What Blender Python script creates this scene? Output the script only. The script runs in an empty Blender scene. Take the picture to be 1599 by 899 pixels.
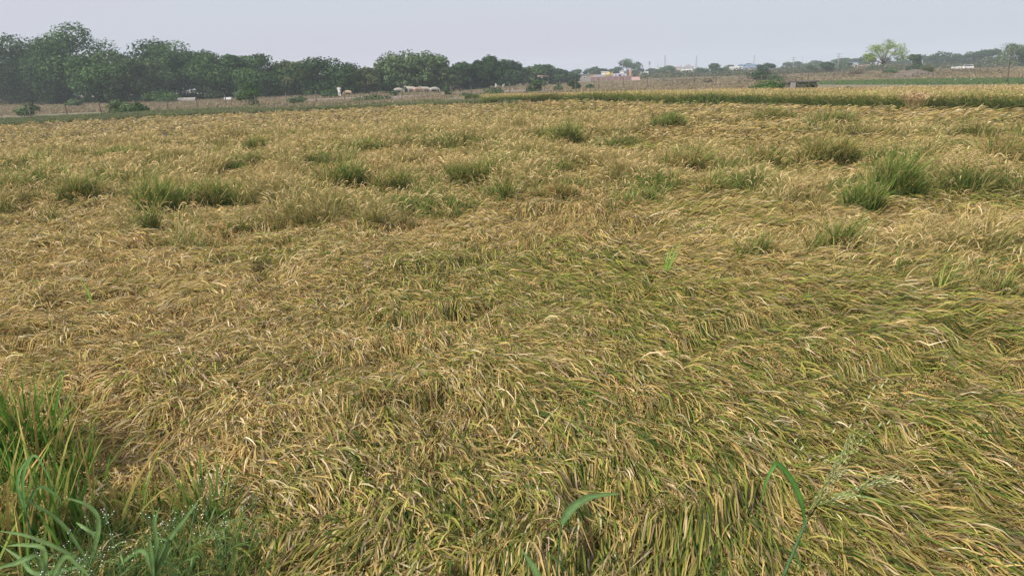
import bpy, math, random
import numpy as np
from mathutils import Vector, Matrix
R = math.radians
rng = np.random.default_rng(11)
random.seed(5)
C = bpy.context.scene.collection
SC = bpy.context.scene

# ------------------------------------------------------------ camera, sky, sun, exposure
PW, PH, F = 1599.0, 899.0, 1142.0
EYE = np.array([0.0, 0.0, 1.95]); PITCH = R(16.0); ROLL = R(2.0)
Fv = np.array([0, math.cos(PITCH), -math.sin(PITCH)])
U0 = np.array([0, math.sin(PITCH), math.cos(PITCH)]); R0 = np.array([1.0, 0, 0])
Rv = math.cos(ROLL)*R0 - math.sin(ROLL)*U0
Uv = math.cos(ROLL)*U0 + math.sin(ROLL)*R0
cam_d = bpy.data.cameras.new('camera'); cam = bpy.data.objects.new('camera', cam_d); C.objects.link(cam)
cam_d.sensor_width = 36; cam_d.lens = 36*F/PW; cam_d.clip_start = 0.05; cam_d.clip_end = 5000
cam.matrix_world = Matrix(((Rv[0], Uv[0], -Fv[0], EYE[0]), (Rv[1], Uv[1], -Fv[1], EYE[1]), (Rv[2], Uv[2], -Fv[2], EYE[2]), (0, 0, 0, 1)))
SC.camera = cam
SUN_EL, SUN_AZ = R(44), R(228)      # azimuth measured clockwise from +Y: behind the camera, a little to the left
w = bpy.data.worlds.new('World'); SC.world = w; w.use_nodes = True
nt = w.node_tree; nt.nodes.clear()
sky = nt.nodes.new('ShaderNodeTexSky'); sky.sky_type = 'NISHITA'; sky.sun_disc = False
sky.sun_elevation = SUN_EL; sky.sun_rotation = SUN_AZ; sky.dust_density = 6; sky.air_density = 1.2; sky.ozone_density = 1
hazy = nt.nodes.new('ShaderNodeMixRGB'); hazy.inputs[0].default_value = 0.82
tcw = nt.nodes.new('ShaderNodeTexCoord'); nzw = nt.nodes.new('ShaderNodeTexNoise'); nzw.inputs['Scale'].default_value = 1.1; nzw.inputs['Detail'].default_value = 2
mpw = nt.nodes.new('ShaderNodeMapping'); mpw.inputs['Scale'].default_value = (1, 1, 3.5); nt.links.new(tcw.outputs['Generated'], mpw.inputs[0]); nt.links.new(mpw.outputs[0], nzw.inputs['Vector'])
veil = nt.nodes.new('ShaderNodeValToRGB'); veil.color_ramp.elements[0].position = .38; veil.color_ramp.elements[1].position = .62
veil.color_ramp.elements[0].color = (5.65, 5.4, 6.35, 1); veil.color_ramp.elements[1].color = (5.4, 5.75, 6.5, 1)   # thin overcast layer over the clear sky
nt.links.new(nzw.outputs[0], veil.inputs[0]); nt.links.new(veil.outputs[0], hazy.inputs[2])
bg = nt.nodes.new('ShaderNodeBackground'); bg.inputs[1].default_value = 0.1
ow = nt.nodes.new('ShaderNodeOutputWorld')
nt.links.new(sky.outputs[0], hazy.inputs[1]); nt.links.new(hazy.outputs[0], bg.inputs[0]); nt.links.new(bg.outputs[0], ow.inputs[0])
sd = bpy.data.lights.new('sun', 'SUN'); sd.energy = 3.5; sd.angle = R(10); sd.color = (1.0, 0.92, 0.81)
so = bpy.data.objects.new('sun', sd); C.objects.link(so)
sdir = Vector((math.sin(SUN_AZ)*math.cos(SUN_EL), math.cos(SUN_AZ)*math.cos(SUN_EL), math.sin(SUN_EL)))
so.rotation_euler = sdir.to_track_quat('Z', 'Y').to_euler()
SC.view_settings.view_transform = 'Standard'; SC.view_settings.look = 'None'
SC.view_settings.exposure = 0.38; SC.view_settings.gamma = 1; SC.view_settings.use_curve_mapping = False
SC.cycles.volume_bounces = 2

# ------------------------------------------------------------ helpers
def ray(px, py):
    d = Fv + Rv*((px-PW/2)/F) + Uv*((PH/2-py)/F)
    return d
def at(px, py, z=0.0):
    """ground point seen at a place of the photograph (used as a survey of the place)"""
    d = ray(px, py); t = (z-EYE[2])/d[2]
    p = EYE+d*t
    return float(p[0]), float(p[1])
def pt(px, py, Y):
    d = ray(px, py); p = EYE+d*(Y/d[1])
    return np.array(p)
def hgt(px, py, Y):
    return float(pt(px, py, Y)[2])
def horizon(px):
    return 122-(px-800)*math.tan(ROLL)
def fill_ngon_defaults(): pass

def tag(o, label=None, cat=None, group=None, kind=None):
    if label: o['label'] = label
    if cat: o['category'] = cat
    if group: o['group'] = group
    if kind: o['kind'] = kind
    return o
def empty(name, loc, rz=0.0):
    o = bpy.data.objects.new(name, None); C.objects.link(o); o.location = loc; o.rotation_euler = (0, 0, rz)
    o.empty_display_size = 0.3
    return o

def vnoise(x, y, seed=0):
    r = np.random.default_rng(seed+1000).random((256, 256))
    xi = np.floor(x).astype(int); yi = np.floor(y).astype(int)
    fx = x-xi; fy = y-yi; fx = fx*fx*(3-2*fx); fy = fy*fy*(3-2*fy)
    a = r[xi & 255, yi & 255]; b = r[(xi+1) & 255, yi & 255]; c = r[xi & 255, (yi+1) & 255]; d = r[(xi+1) & 255, (yi+1) & 255]
    return (a*(1-fx)+b*fx)*(1-fy)+(c*(1-fx)+d*fx)*fy
def fbm(x, y, seed=0, o=3):
    s = 0; a = .5; n = 0
    x = np.asarray(x, float); y = np.asarray(y, float)
    for k in range(o):
        s = s+a*vnoise(x*2**k+17.3*k, y*2**k+5.1*k, seed+k); n += a; a *= .5
    return s/n
def sstep(a, b, x):
    t = np.clip((x-a)/(b-a), 0, 1); return t*t*(3-2*t)

# ---- materials
def new_mat(name):
    m = bpy.data.materials.new(name); m.use_nodes = True; m.node_tree.nodes.clear()
    return m, m.node_tree
def mat_plant(name, rough=0.62, transl=0.28, spec=0.25, scale=9.0):
    """blade / leaf material: colour stored on the mesh (attribute), mottled by procedural noise, part translucent"""
    m, t = new_mat(name); N = t.nodes; L = t.links
    at_ = N.new('ShaderNodeAttribute'); at_.attribute_name = 'col'
    tc = N.new('ShaderNodeTexCoord'); nz = N.new('ShaderNodeTexNoise'); nz.inputs['Scale'].default_value = scale; nz.inputs['Detail'].default_value = 3
    L.new(tc.outputs['Object'], nz.inputs['Vector'])
    mr = N.new('ShaderNodeMapRange'); mr.inputs[1].default_value = .3; mr.inputs[2].default_value = .7; mr.inputs[3].default_value = .78; mr.inputs[4].default_value = 1.22
    L.new(nz.outputs[0], mr.inputs[0])
    mul = N.new('ShaderNodeVectorMath'); mul.operation = 'SCALE'; L.new(at_.outputs['Color'], mul.inputs[0]); L.new(mr.outputs[0], mul.inputs['Scale'])
    pb = N.new('ShaderNodeBsdfPrincipled'); pb.inputs['Roughness'].default_value = rough; pb.inputs['Specular IOR Level'].default_value = spec
    tr = N.new('ShaderNodeBsdfTranslucent'); mx = N.new('ShaderNodeMixShader'); mx.inputs[0].default_value = transl
    o = N.new('ShaderNodeOutputMaterial')
    L.new(mul.outputs[0], pb.inputs['Base Color']); L.new(mul.outputs[0], tr.inputs[0])
    L.new(pb.outputs[0], mx.inputs[1]); L.new(tr.outputs[0], mx.inputs[2]); L.new(mx.outputs[0], o.inputs[0])
    return m
def mat_noise(name, c1, c2, scale=3.0, rough=0.85, bump=0.0, c3=None, scale2=0.1, spec=0.3, metal=0.0):
    m, t = new_mat(name); N = t.nodes; L = t.links
    tc = N.new('ShaderNodeTexCoord'); nz = N.new('ShaderNodeTexNoise'); nz.inputs['Scale'].default_value = scale; nz.inputs['Detail'].default_value = 6; nz.inputs['Roughness'].default_value = .65
    L.new(tc.outputs['Object'], nz.inputs['Vector'])
    cr = N.new('ShaderNodeValToRGB'); cr.color_ramp.elements[0].position = .35; cr.color_ramp.elements[1].position = .65
    cr.color_ramp.elements[0].color = (*c1, 1); cr.color_ramp.elements[1].color = (*c2, 1); L.new(nz.outputs[0], cr.inputs[0])
    out = cr.outputs[0]
    if c3:
        n2 = N.new('ShaderNodeTexNoise'); n2.inputs['Scale'].default_value = scale2; n2.inputs['Detail'].default_value = 5; L.new(tc.outputs['Object'], n2.inputs['Vector'])
        mr = N.new('ShaderNodeMapRange'); mr.inputs[1].default_value = .48; mr.inputs[2].default_value = .62; L.new(n2.outputs[0], mr.inputs[0])
        mx = N.new('ShaderNodeMixRGB'); L.new(mr.outputs[0], mx.inputs[0]); L.new(out, mx.inputs[1]); mx.inputs[2].default_value = (*c3, 1); out = mx.outputs[0]
    pb = N.new('ShaderNodeBsdfPrincipled'); pb.inputs['Roughness'].default_value = rough; pb.inputs['Specular IOR Level'].default_value = spec; pb.inputs['Metallic'].default_value = metal
    L.new(out, pb.inputs['Base Color'])
    if bump:
        b = N.new('ShaderNodeBump'); b.inputs['Strength'].default_value = bump; b.inputs['Distance'].default_value = .05; L.new(nz.outputs[0], b.inputs['Height']); L.new(b.outputs[0], pb.inputs['Normal'])
    o = N.new('ShaderNodeOutputMaterial'); L.new(pb.outputs[0], o.inputs[0])
    return m
M = dict(
    rice=mat_plant('rice_blades', transl=.3, spec=.05), leaf=mat_plant('tree_leaves', transl=.22, scale=1.5, rough=.7, spec=.15), weed=mat_plant('weed_leaves', transl=.25, rough=.5, spec=.25, scale=30),
    grain=mat_plant('rice_grain', transl=.08, rough=.7, scale=40),
    soil=mat_noise('dry_soil', (.17, .135, .11), (.26, .205, .165), 1.6, .95, .4, (.17, .16, .09), .045),
    mud=mat_noise('field_mud', (.05, .038, .022), (.10, .08, .045), 9, .95, .6),
    bark=mat_noise('bark', (.09, .07, .055), (.17, .14, .11), 14, .9, .5),
    palebark=mat_noise('pale_bark', (.20, .17, .14), (.32, .28, .23), 14, .9, .4),
    concrete=mat_noise('weathered_concrete', (.20, .19, .18), (.34, .32, .30), 3, .85, .2),
    darkstone=mat_noise('dark_stone', (.07, .065, .06), (.16, .14, .13), 5, .9, .5),
    white=mat_noise('white_limewash', (.66, .67, .66), (.80, .80, .79), 2, .7),
    lilac=mat_noise('lilac_paint', (.52, .52, .68), (.64, .64, .78), 2, .7),
    yellow=mat_noise('yellow_paint', (.46, .35, .13), (.56, .44, .19), 2, .6),
    orange=mat_noise('orange_paint', (.46, .28, .19), (.54, .34, .24), 2, .6),
    brick=mat_noise('red_brown_wall', (.14, .085, .085), (.22, .135, .125), 4, .9, .2),
    pink=mat_noise('pink_paint', (.58, .38, .37), (.66, .46, .44), 2, .7),
    red=mat_noise('red_paint', (.60, .05, .03), (.72, .09, .05), 3, .5),
    blue=mat_noise('blue_sheet', (.17, .26, .38), (.24, .34, .47), 2, .5),
    greyroof=mat_noise('grey_roof_sheet', (.30, .31, .34), (.42, .43, .46), 2, .5),
    steel=mat_noise('grey_steel', (.26, .27, .28), (.36, .37, .38), 5, .45, metal=.6),
    glass=mat_noise('dark_window_glass', (.03, .035, .04), (.06, .065, .07), 1, .08, spec=.6),
    tyre=mat_noise('rubber', (.02, .02, .02), (.035, .035, .035), 8, .9),
    wood=mat_noise('weathered_wood_post', (.10, .085, .07), (.19, .165, .14), 12, .9, .3),
    hide_white=mat_noise('white_hide', (.32, .30, .27), (.42, .40, .36), 4, .8), hide_tan=mat_noise('tan_hide', (.36, .25, .17), (.46, .34, .25), 4, .8),
    hide_black=mat_noise('black_hide', (.012, .012, .014), (.03, .03, .03), 4, .6), horn=mat_noise('horn', (.12, .11, .1), (.2, .18, .16), 9, .5),
    petal=mat_noise('white_petal', (.75, .77, .72), (.85, .86, .82), 20, .6), skin=mat_noise('skin', (.2, .11, .07), (.26, .15, .1), 9, .6),
)

# ---- mesh makers
def mesh_obj(name, V, quads, mat, parent=None, col=None, smooth=False, tris=None):
    me = bpy.data.meshes.new(name); V = np.ascontiguousarray(V, dtype=np.float32).reshape(-1, 3)
    quads = np.ascontiguousarray(quads, dtype=np.int32).reshape(-1, 4)
    nq = len(quads)
    me.vertices.add(len(V)); me.vertices.foreach_set('co', V.ravel())
    me.loops.add(nq*4); me.loops.foreach_set('vertex_index', quads.ravel())
    me.polygons.add(nq); me.polygons.foreach_set('loop_start', np.arange(0, nq*4, 4, dtype=np.int32))
    me.update(calc_edges=True)
    if smooth: me.polygons.foreach_set('use_smooth', np.ones(nq, bool))
    if col is not None:
        a = me.attributes.new('col', 'FLOAT_COLOR', 'POINT')
        c = np.ones((len(V), 4), np.float32); c[:, :3] = col; a.data.foreach_set('color', c.ravel())
    me.materials.append(mat)
    o = bpy.data.objects.new(name, me); C.objects.link(o)
    if parent: o.parent = parent
    return o
class MB:
    def __init__(s): s.v = []; s.f = []
    def box(s, x0, x1, y0, y1, z0, z1):
        b = len(s.v); s.v += [(x, y, z) for z in (z0, z1) for x, y in ((x0, y0), (x1, y0), (x1, y1), (x0, y1))]
        s.f += [[b+i for i in q] for q in ((3, 2, 1, 0), (4, 5, 6, 7), (0, 1, 5, 4), (1, 2, 6, 5), (2, 3, 7, 6), (3, 0, 4, 7))]; return s
    def tube(s, pts, rad, n=7, cap=True):
        pts = [Vector(p) for p in pts]; b = len(s.v)
        if not hasattr(rad, '__len__'): rad = [rad]*len(pts)
        for i, p in enumerate(pts):
            d = (pts[min(i+1, len(pts)-1)]-pts[max(i-1, 0)])
            d = d.normalized() if d.length > 1e-9 else Vector((0, 0, 1))
            a = d.cross(Vector((0, 0, 1)) if abs(d.z) < .9 else Vector((1, 0, 0))).normalized(); c = d.cross(a)
            for k in range(n):
                t = 2*math.pi*k/n; q = p+(a*math.cos(t)+c*math.sin(t))*rad[i]; s.v.append(tuple(q))
        for i in range(len(pts)-1):
            for k in range(n):
                s.f.append([b+i*n+k, b+i*n+(k+1) % n, b+(i+1)*n+(k+1) % n, b+(i+1)*n+k])
        if cap: s.f.append([b+k for k in range(n)][::-1]); s.f.append([b+(len(pts)-1)*n+k for k in range(n)])
        return s
    def prism(s, prof, y0, y1):      # profile in x,z swept along y
        b = len(s.v); n = len(prof); s.v += [(x, y0, z) for x, z in prof]+[(x, y1, z) for x, z in prof]
        s.f += [[b+i, b+(i+1) % n, b+n+(i+1) % n, b+n+i] for i in range(n)]; s.f += [[b+i for i in range(n)][::-1], [b+n+i for i in range(n)]]; return s
    def build(s, name, mat, parent=None, smooth=False, bevel=0):
        me = bpy.data.meshes.new(name); me.from_pydata(s.v, [], s.f); me.update(); me.materials.append(mat)
        if smooth:
            for p in me.polygons: p.use_smooth = True
        o = bpy.data.objects.new(name, me); C.objects.link(o)
        if parent: o.parent = parent
        if bevel:
            m = o.modifiers.new('b', 'BEVEL'); m.width = bevel; m.segments = 2; m.limit_method = 'ANGLE'
        return o

SPROF = {2: [.8, 1, .12], 3: [.7, 1, .85, .1], 4: [.55, 1, .95, .65, .07], 5: [.5, .9, 1, .85, .55, .06]}
def blades(P, az, el0, el1, L, W, c0, c1, segs=4, bend=0, ground=None, follow=1.0, roll=0.6):
    """ribbons that leave P at elevation el0, end at el1; returns V, quads, colours"""
    n = len(P); az = np.broadcast_to(az, (n,)).copy(); el0 = np.broadcast_to(el0, (n,)); el1 = np.broadcast_to(el1, (n,))
    L = np.broadcast_to(L, (n,)); W = np.broadcast_to(W, (n,)); bend = np.broadcast_to(bend, (n,))
    pos = P.astype(float).copy(); prof = SPROF[segs]
    V = np.empty((n, segs+1, 2, 3), np.float32); Cc = np.empty((n, segs+1, 2, 3), np.float32)
    rl = rng.normal(0, roll, n); crl, srl = np.cos(rl), np.sin(rl)
    g0 = ground(P[:, 0], P[:, 1]) if ground is not None else None
    for k in range(segs+1):
        t = k/segs; el = el0+(el1-el0)*t; a = az+bend*t
        ce, se = np.cos(el), np.sin(el); ca, sa = np.cos(a), np.sin(a)
        side = np.stack([-sa, ca, 0*a], 1); up = np.stack([-se*ca, -se*sa, ce], 1)
        wv = (side*crl[:, None]+up*srl[:, None])*(W*prof[k]*.5)[:, None]
        q = pos.copy()
        if g0 is not None: q[:, 2] += (ground(pos[:, 0], pos[:, 1])-g0)*follow
        V[:, k, 0] = q-wv; V[:, k, 1] = q+wv
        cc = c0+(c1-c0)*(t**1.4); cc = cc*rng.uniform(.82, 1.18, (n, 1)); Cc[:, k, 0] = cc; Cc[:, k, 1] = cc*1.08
        d = np.stack([ce*ca, ce*sa, se], 1)
        pos = pos+d*(L/segs)[:, None]
    base = (np.arange(n)*(segs+1)*2)[:, None]; k = np.arange(segs)[None, :]*2
    q = np.stack([base+k, base+k+1, base+k+3, base+k+2], -1).reshape(-1, 4)
    return V.reshape(-1, 3), q, Cc.reshape(-1, 3)
def panicles(P, az, el0, el1, L, col, ng=26, gl=.009, gw=.0038, ground=None):
    """drooping rice heads: short grains set in pairs along an arching spine"""
    n = len(P); t = (np.arange(ng)+.5)/ng
    el = el0[:, None]+(el1-el0)[:, None]*t[None]; s = L[:, None]/ng
    a = az[:, None]+rng.normal(0, .25, (n, 1))*t[None]
    x = P[:, 0:1]+np.cumsum(np.cos(el)*np.cos(a)*s, 1); y = P[:, 1:2]+np.cumsum(np.cos(el)*np.sin(a)*s, 1); z = P[:, 2:3]+np.cumsum(np.sin(el)*s, 1)
    if ground is not None: z += ground(x, y)-ground(P[:, 0], P[:, 1])[:, None]
    j = rng.normal(0, .006, (3, n, ng)); g = np.stack([x+j[0], y+j[1], z+j[2]], -1).reshape(-1, 3)
    ga = (a+rng.normal(0, .7, (n, ng))).ravel(); ge = (el+rng.normal(0, .5, (n, ng))).ravel()
    d = np.stack([np.cos(ge)*np.cos(ga), np.cos(ge)*np.sin(ga), np.sin(ge)], 1)
    sd_ = np.cross(d, rng.normal(0, 1, d.shape)); sd_ /= np.linalg.norm(sd_, axis=1)[:, None]+1e-9
    gl_ = gl*rng.uniform(.8, 1.2, (len(g), 1)); up = np.cross(d, sd_)
    V = np.stack([g-d*gl_*.5, g+sd_*gw*.5+up*gw*.25, g+d*gl_*.5, g-sd_*gw*.5+up*gw*.25], 1).reshape(-1, 3)
    q = (np.arange(len(g))*4)[:, None]+np.arange(4)[None]
    cc = np.repeat(np.repeat(col, ng, 0)*rng.uniform(.8, 1.2, (len(g), 1)), 4, 0)
    return V, q, cc
def join(parts):
    V = []; Q = []; K = []; b = 0
    for v, q, c in parts:
        V.append(v); Q.append(q+b); K.append(c); b += len(v)
    return np.concatenate(V), np.concatenate(Q), np.concatenate(K)
def pick(pal, wts, n, jit=.12):
    pal = np.array(pal, float)
    wts = np.asarray(wts, float)
    if wts.ndim == 1: wts = np.broadcast_to(wts, (n, len(pal)))
    cs = np.cumsum(wts, 1); cs /= cs[:, -1:]
    i = (rng.random((n, 1)) > cs).sum(1)
    return pal[np.clip(i, 0, len(pal)-1)]*rng.normal(1, jit, (n, 1)).clip(.5, 1.5)

# ------------------------------------------------------------ ground
def line_pts(pix, z=0.0): return [at(x, y, z) for x, y in pix]
def interp_line(pts):
    pts = sorted(pts); xs = [p[0] for p in pts]; ys = [p[1] for p in pts]
    return lambda x: np.interp(x, xs, ys)
# far edge of the near plot, front and back of the second plot, as Y(X) along the direction of view (X/Y ratio keyed)
def polar_line(pix, z=0.0):
    """distance along Y as a function of X/Y"""
    pp = sorted((p[0]/p[1], p[1]) for p in line_pts(pix, z)); xs = [p[0] for p in pp]; ys = [p[1] for p in pp]
    return lambda u: np.interp(u, xs, ys)
edge1 = polar_line([(-300, 202), (0, 192), (200, 181), (400, 172), (600, 163), (760, 157), (850, 156), (1050, 162), (1240, 166), (1400, 170), (1599, 173), (1900, 178)], .25)
front2 = polar_line([(700, 154), (780, 155), (1060, 163), (1240, 168), (1400, 171), (1599, 174), (1900, 180)], 0.15)
back2 = polar_line([(700, 153), (780, 149), (850, 147), (1000, 141), (1250, 137), (1450, 134), (1599, 132), (1900, 128)], .62)

G = np.linspace(-1000, 1000, 3)
gm = MB(); gm.v = [(x, y, 0) for y in (-60, 300, 1000) for x in (-1000, 0, 1000)]
gm.f = [[0, 1, 4, 3], [1, 2, 5, 4], [3, 4, 7, 6], [4, 5, 8, 7]]
tag(gm.build('ground', M['soil']), kind='structure')
def polar_sheet(name, near, far, z, mat, u0=-1.15, u1=1.15, n=60, sub=1):
    us = np.linspace(u0, u1, n); V = []; Fc = []
    for u in us:
        a, b = near(u), far(u)
        for k in range(sub+1):
            y = a+(b-a)*k/sub; V.append((u*y, y, z))
    for i in range(n-1):
        for k in range(sub): Fc.append([i*(sub+1)+k, (i+1)*(sub+1)+k, (i+1)*(sub+1)+k+1, i*(sub+1)+k+1])
    m = MB(); m.v = V; m.f = Fc
    return m.build(name, mat)
tag(polar_sheet('field_soil', lambda u: -1.0 if False else .4, edge1, .004, M['mud']), kind='structure')
tag(polar_sheet('second_field_soil', front2, back2, .008, M['mud'], u0=-.02), kind='structure')

# ------------------------------------------------------------ the lodged rice
def hollow(x, y):
    """places where the crop has parted and one looks down between the swathes"""
    h = fbm(x*1.5+y*.5+40, y*2.3-x*.9, 33, 3)
    return sstep(.63, .72, h)*(1-sstep(9, 15, np.hypot(x, y)))
def matz(x, y):
    a = fbm(x*.9+3, y*.9, 3, 3); b = fbm(x*2.4+y*.8, y*2.6-x*.6, 9, 2)
    r = 1-np.abs(2*fbm(x*.45+9, y*.6+2, 21, 2)-1)
    return .14+.19*(a-.25)+.10*(b-.4)+.08*(r-.6)-.09*hollow(x, y)
CL = [
 (1400, 322, 62, 60, .95, 'tall bright green upright rice clump right of centre, the largest of the green ones', .1),
 (1350, 338, 52, 50, .95, 'bright green rice clump just left of and in front of the tallest green clump', .1),
 (1568, 275, 80, 42, .35, 'wide golden topped rice clump at the right edge of the field', .8),
 (1305, 418, 62, 50, .65, 'green spiky rice clump on the matted rice with a dark hollow at its left', .5),
 (1242, 430, 34, 30, .45, 'low dark drooping rice clump at the left of the spiky green one', .9),
 (1462, 470, 52, 50, .6, 'thin yellow green rice clump right of the spiky clump', .2),
 (1560, 480, 60, 50, .45, 'loose yellow green rice stems leaning at the right edge', .3),
 (1180, 425, 40, 42, .5, 'sparse grey green rice clump left of the dark hollow', .2),
 (1295, 270, 66, 40, .45, 'round drooping rice clump behind the tallest green clump', .8),
 (1190, 268, 60, 36, .5, 'golden rice clump with green base left of the round drooping clump', .8),
 (1075, 275, 60, 34, .4, 'brownish drooping rice clump in the middle right', .8),
 (1112, 312, 34, 34, .5, 'small rice clump standing alone right of centre', .4),
 (980, 335, 56, 28, .5, 'arched low heap of green rice stems in the centre right', .3),
 (868, 320, 60, 28, .4, 'low dark rice clump in the centre', .8),
 (790, 330, 26, 44, .75, 'narrow upright green rice tuft in the centre', .1),
 (735, 296, 76, 40, .65, 'broad green and gold rice clump left of centre', .5),
 (690, 350, 34, 26, .35, 'small brown rice heap in front of the broad green and gold clump', .7),
 (612, 305, 44, 34, .5, 'loose rice clump between the two broad green clumps', .3),
 (535, 302, 58, 40, .75, 'dark green bushy rice clump in the left middle', .3),
 (403, 243, 30, 20, .7, 'small dark green rice tuft at the back left', .2),
 (335, 250, 28, 18, .6, 'faint green rice tuft left of the small dark one', .2),
 (190, 252, 70, 18, .6, 'long low green rice tuft at the far left', .2),
 (330, 330, 74, 40, .6, 'wide pale green rice clump right of the dense deep green one', .4),
 (250, 342, 58, 48, .85, 'dense deep green rice clump on the left side', .2),
 (238, 378, 14, 46, .6, 'narrow tuft standing in front of the dense deep green clump', .1),
 (125, 325, 44, 36, .55, 'green rice tuft left of the dense deep green clump', .3),
 (62, 275, 24, 28, .7, 'thin dark green tuft near the left edge', .1),
 (20, 312, 40, 26, .5, 'brownish rice clump at the left edge of the field', .6),
 (570, 245, 30, 20, .6, 'small green tuft in the back middle left', .2),
 (885, 232, 40, 30, .75, 'dark green tuft at the back centre', .2),
 (1045, 204, 40, 20, .8, 'dark green round tuft far back right of centre', .1),
 (1300, 205, 60, 24, .6, 'long dark green clump far back on the right', .3),
 (1210, 192, 56, 18, .5, 'low dark clump far back below the overgrown bush', .3),
 (1012, 322, 16, 22, .8, 'tiny bright green tuft right of the arched heap', 0),
]
CLP = [(*at(c[0], c[1], .12), c[2]*math.hypot(at(c[0], c[1], .12)[1], 1.8)/F) for c in CL]
def standf(x, y):
    d = np.hypot(x, y); u = x/np.maximum(y, .1)
    n = fbm(x*.20+5, y*.22+1, 40, 3)*.5+fbm(x*.8+5, y*.9+1, 44, 3)*.5
    b = np.interp(d, [0, 5.5, 8, 11, 13.5, 17, 24, 29, 34], [-.5, -.36, -.15, -.04, .03, .10, .14, .0, -.4])
    b = b-sstep(.08, .25, u)*sstep(14, 18, d)*.16-sstep(.1, .3, u)*sstep(21, 25, d)*.3-sstep(26, 30, d)*sstep(-.1, -.4, u)*.1
    b = b-.12*sstep(-.3, -.6, u)*(1-sstep(12, 16, d))
    gap = sstep(.36, .50, fbm(x*.75+50, y*.75, 48, 2)+.25*sstep(18, 26, d))
    st = sstep(.46, .56, n+b)*gap
    for (cx, cy, cw) in CLP:      # the crop lies flat in front of each standing clump
        m = (np.abs(x-cx) < cw+1) & (np.abs(y-cy+1) < 2.6)
        if np.any(m): st = np.where(m, st*(1-.9*np.exp(-((x-cx)/(cw*.6+.25))**2-((y-cy+.8)/(.9+.05*cy))**4)), st)
    for (cx, cy, cw) in CLP:      # and stands loosely behind and beside it
        m = (np.abs(x-cx) < cw*2+1.2) & (np.abs(y-cy-.7) < 2)
        if np.any(m): st = np.where(m, np.maximum(st, .40*np.exp(-((x-cx)/(cw*.8+.45))**2-((y-cy-.7)/.6)**2)), st)
    return st
def flow(x, y):
    d = np.hypot(x, y)
    a = np.interp(x, [-6, -2.2, -.8, .1, 1.0, 3], [-40, -75, -98, -95, -72, -58])
    a = a+sstep(3.4, 5.2, y)*(-22-a)*.6*sstep(-1.6, -.2, x)*(1-sstep(6.5, 9, y))
    a = a+(fbm(x*.5, y*.5, 60, 2)-.5)*130*np.interp(d, [2, 5, 9], [.7, 1.0, 2.0])*np.interp(x, [0, 1.2], [1, .55])+(fbm(x*1.6, y*1.6, 66, 2)-.5)*130*np.interp(x, [-1.5, .2, 1.2], [1.4, .8, .3])
    return np.radians(a)
PAL = [(.67, .50, .215), (.54, .38, .145), (.42, .405, .10), (.22, .29, .055), (.34, .25, .15), (.05, .11, .025), (.82, .67, .43)]
def greenness(x, y):
    g = fbm(x*.45+31, y*.45+8, 70, 3)
    d = np.hypot(x, y)
    return sstep(.3, .7, g+.16*sstep(-1.5, 1.0, x)*(1-sstep(5.5, 8, d))-.12*sstep(6, 11, d)-.16*sstep(-.3, -3, x))
def mat_w(x, y, k=1.0):
    g = greenness(x, y)
    d = np.hypot(x, y)
    lf = sstep(.6, -2.2, x)
    return np.stack([.33+.06*lf-.16*g, .27-.12*g+.08*sstep(8, 20, d), .09+.23*g, .05+.21*g, .15+0*g, .04+.13*g, .14-.07*g+.07*lf+.05*sstep(20, 32, d)], 1)
def polar_sample(n, d0, d1, rho, u=1.02):
    dd = np.linspace(d0, d1, 2000); w_ = dd*rho(dd); c = np.cumsum(w_); c /= c[-1]
    d = np.interp(rng.random(n), c, dd); th = rng.uniform(-math.atan(u), math.atan(u), n)
    return d*np.sin(th), d*np.cos(th)
def keep_near(x, y):
    return y < edge1(x/np.maximum(y, .01))
HUNGRY = []      # places where a standing clump of its own grows (x, y, r)

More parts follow.
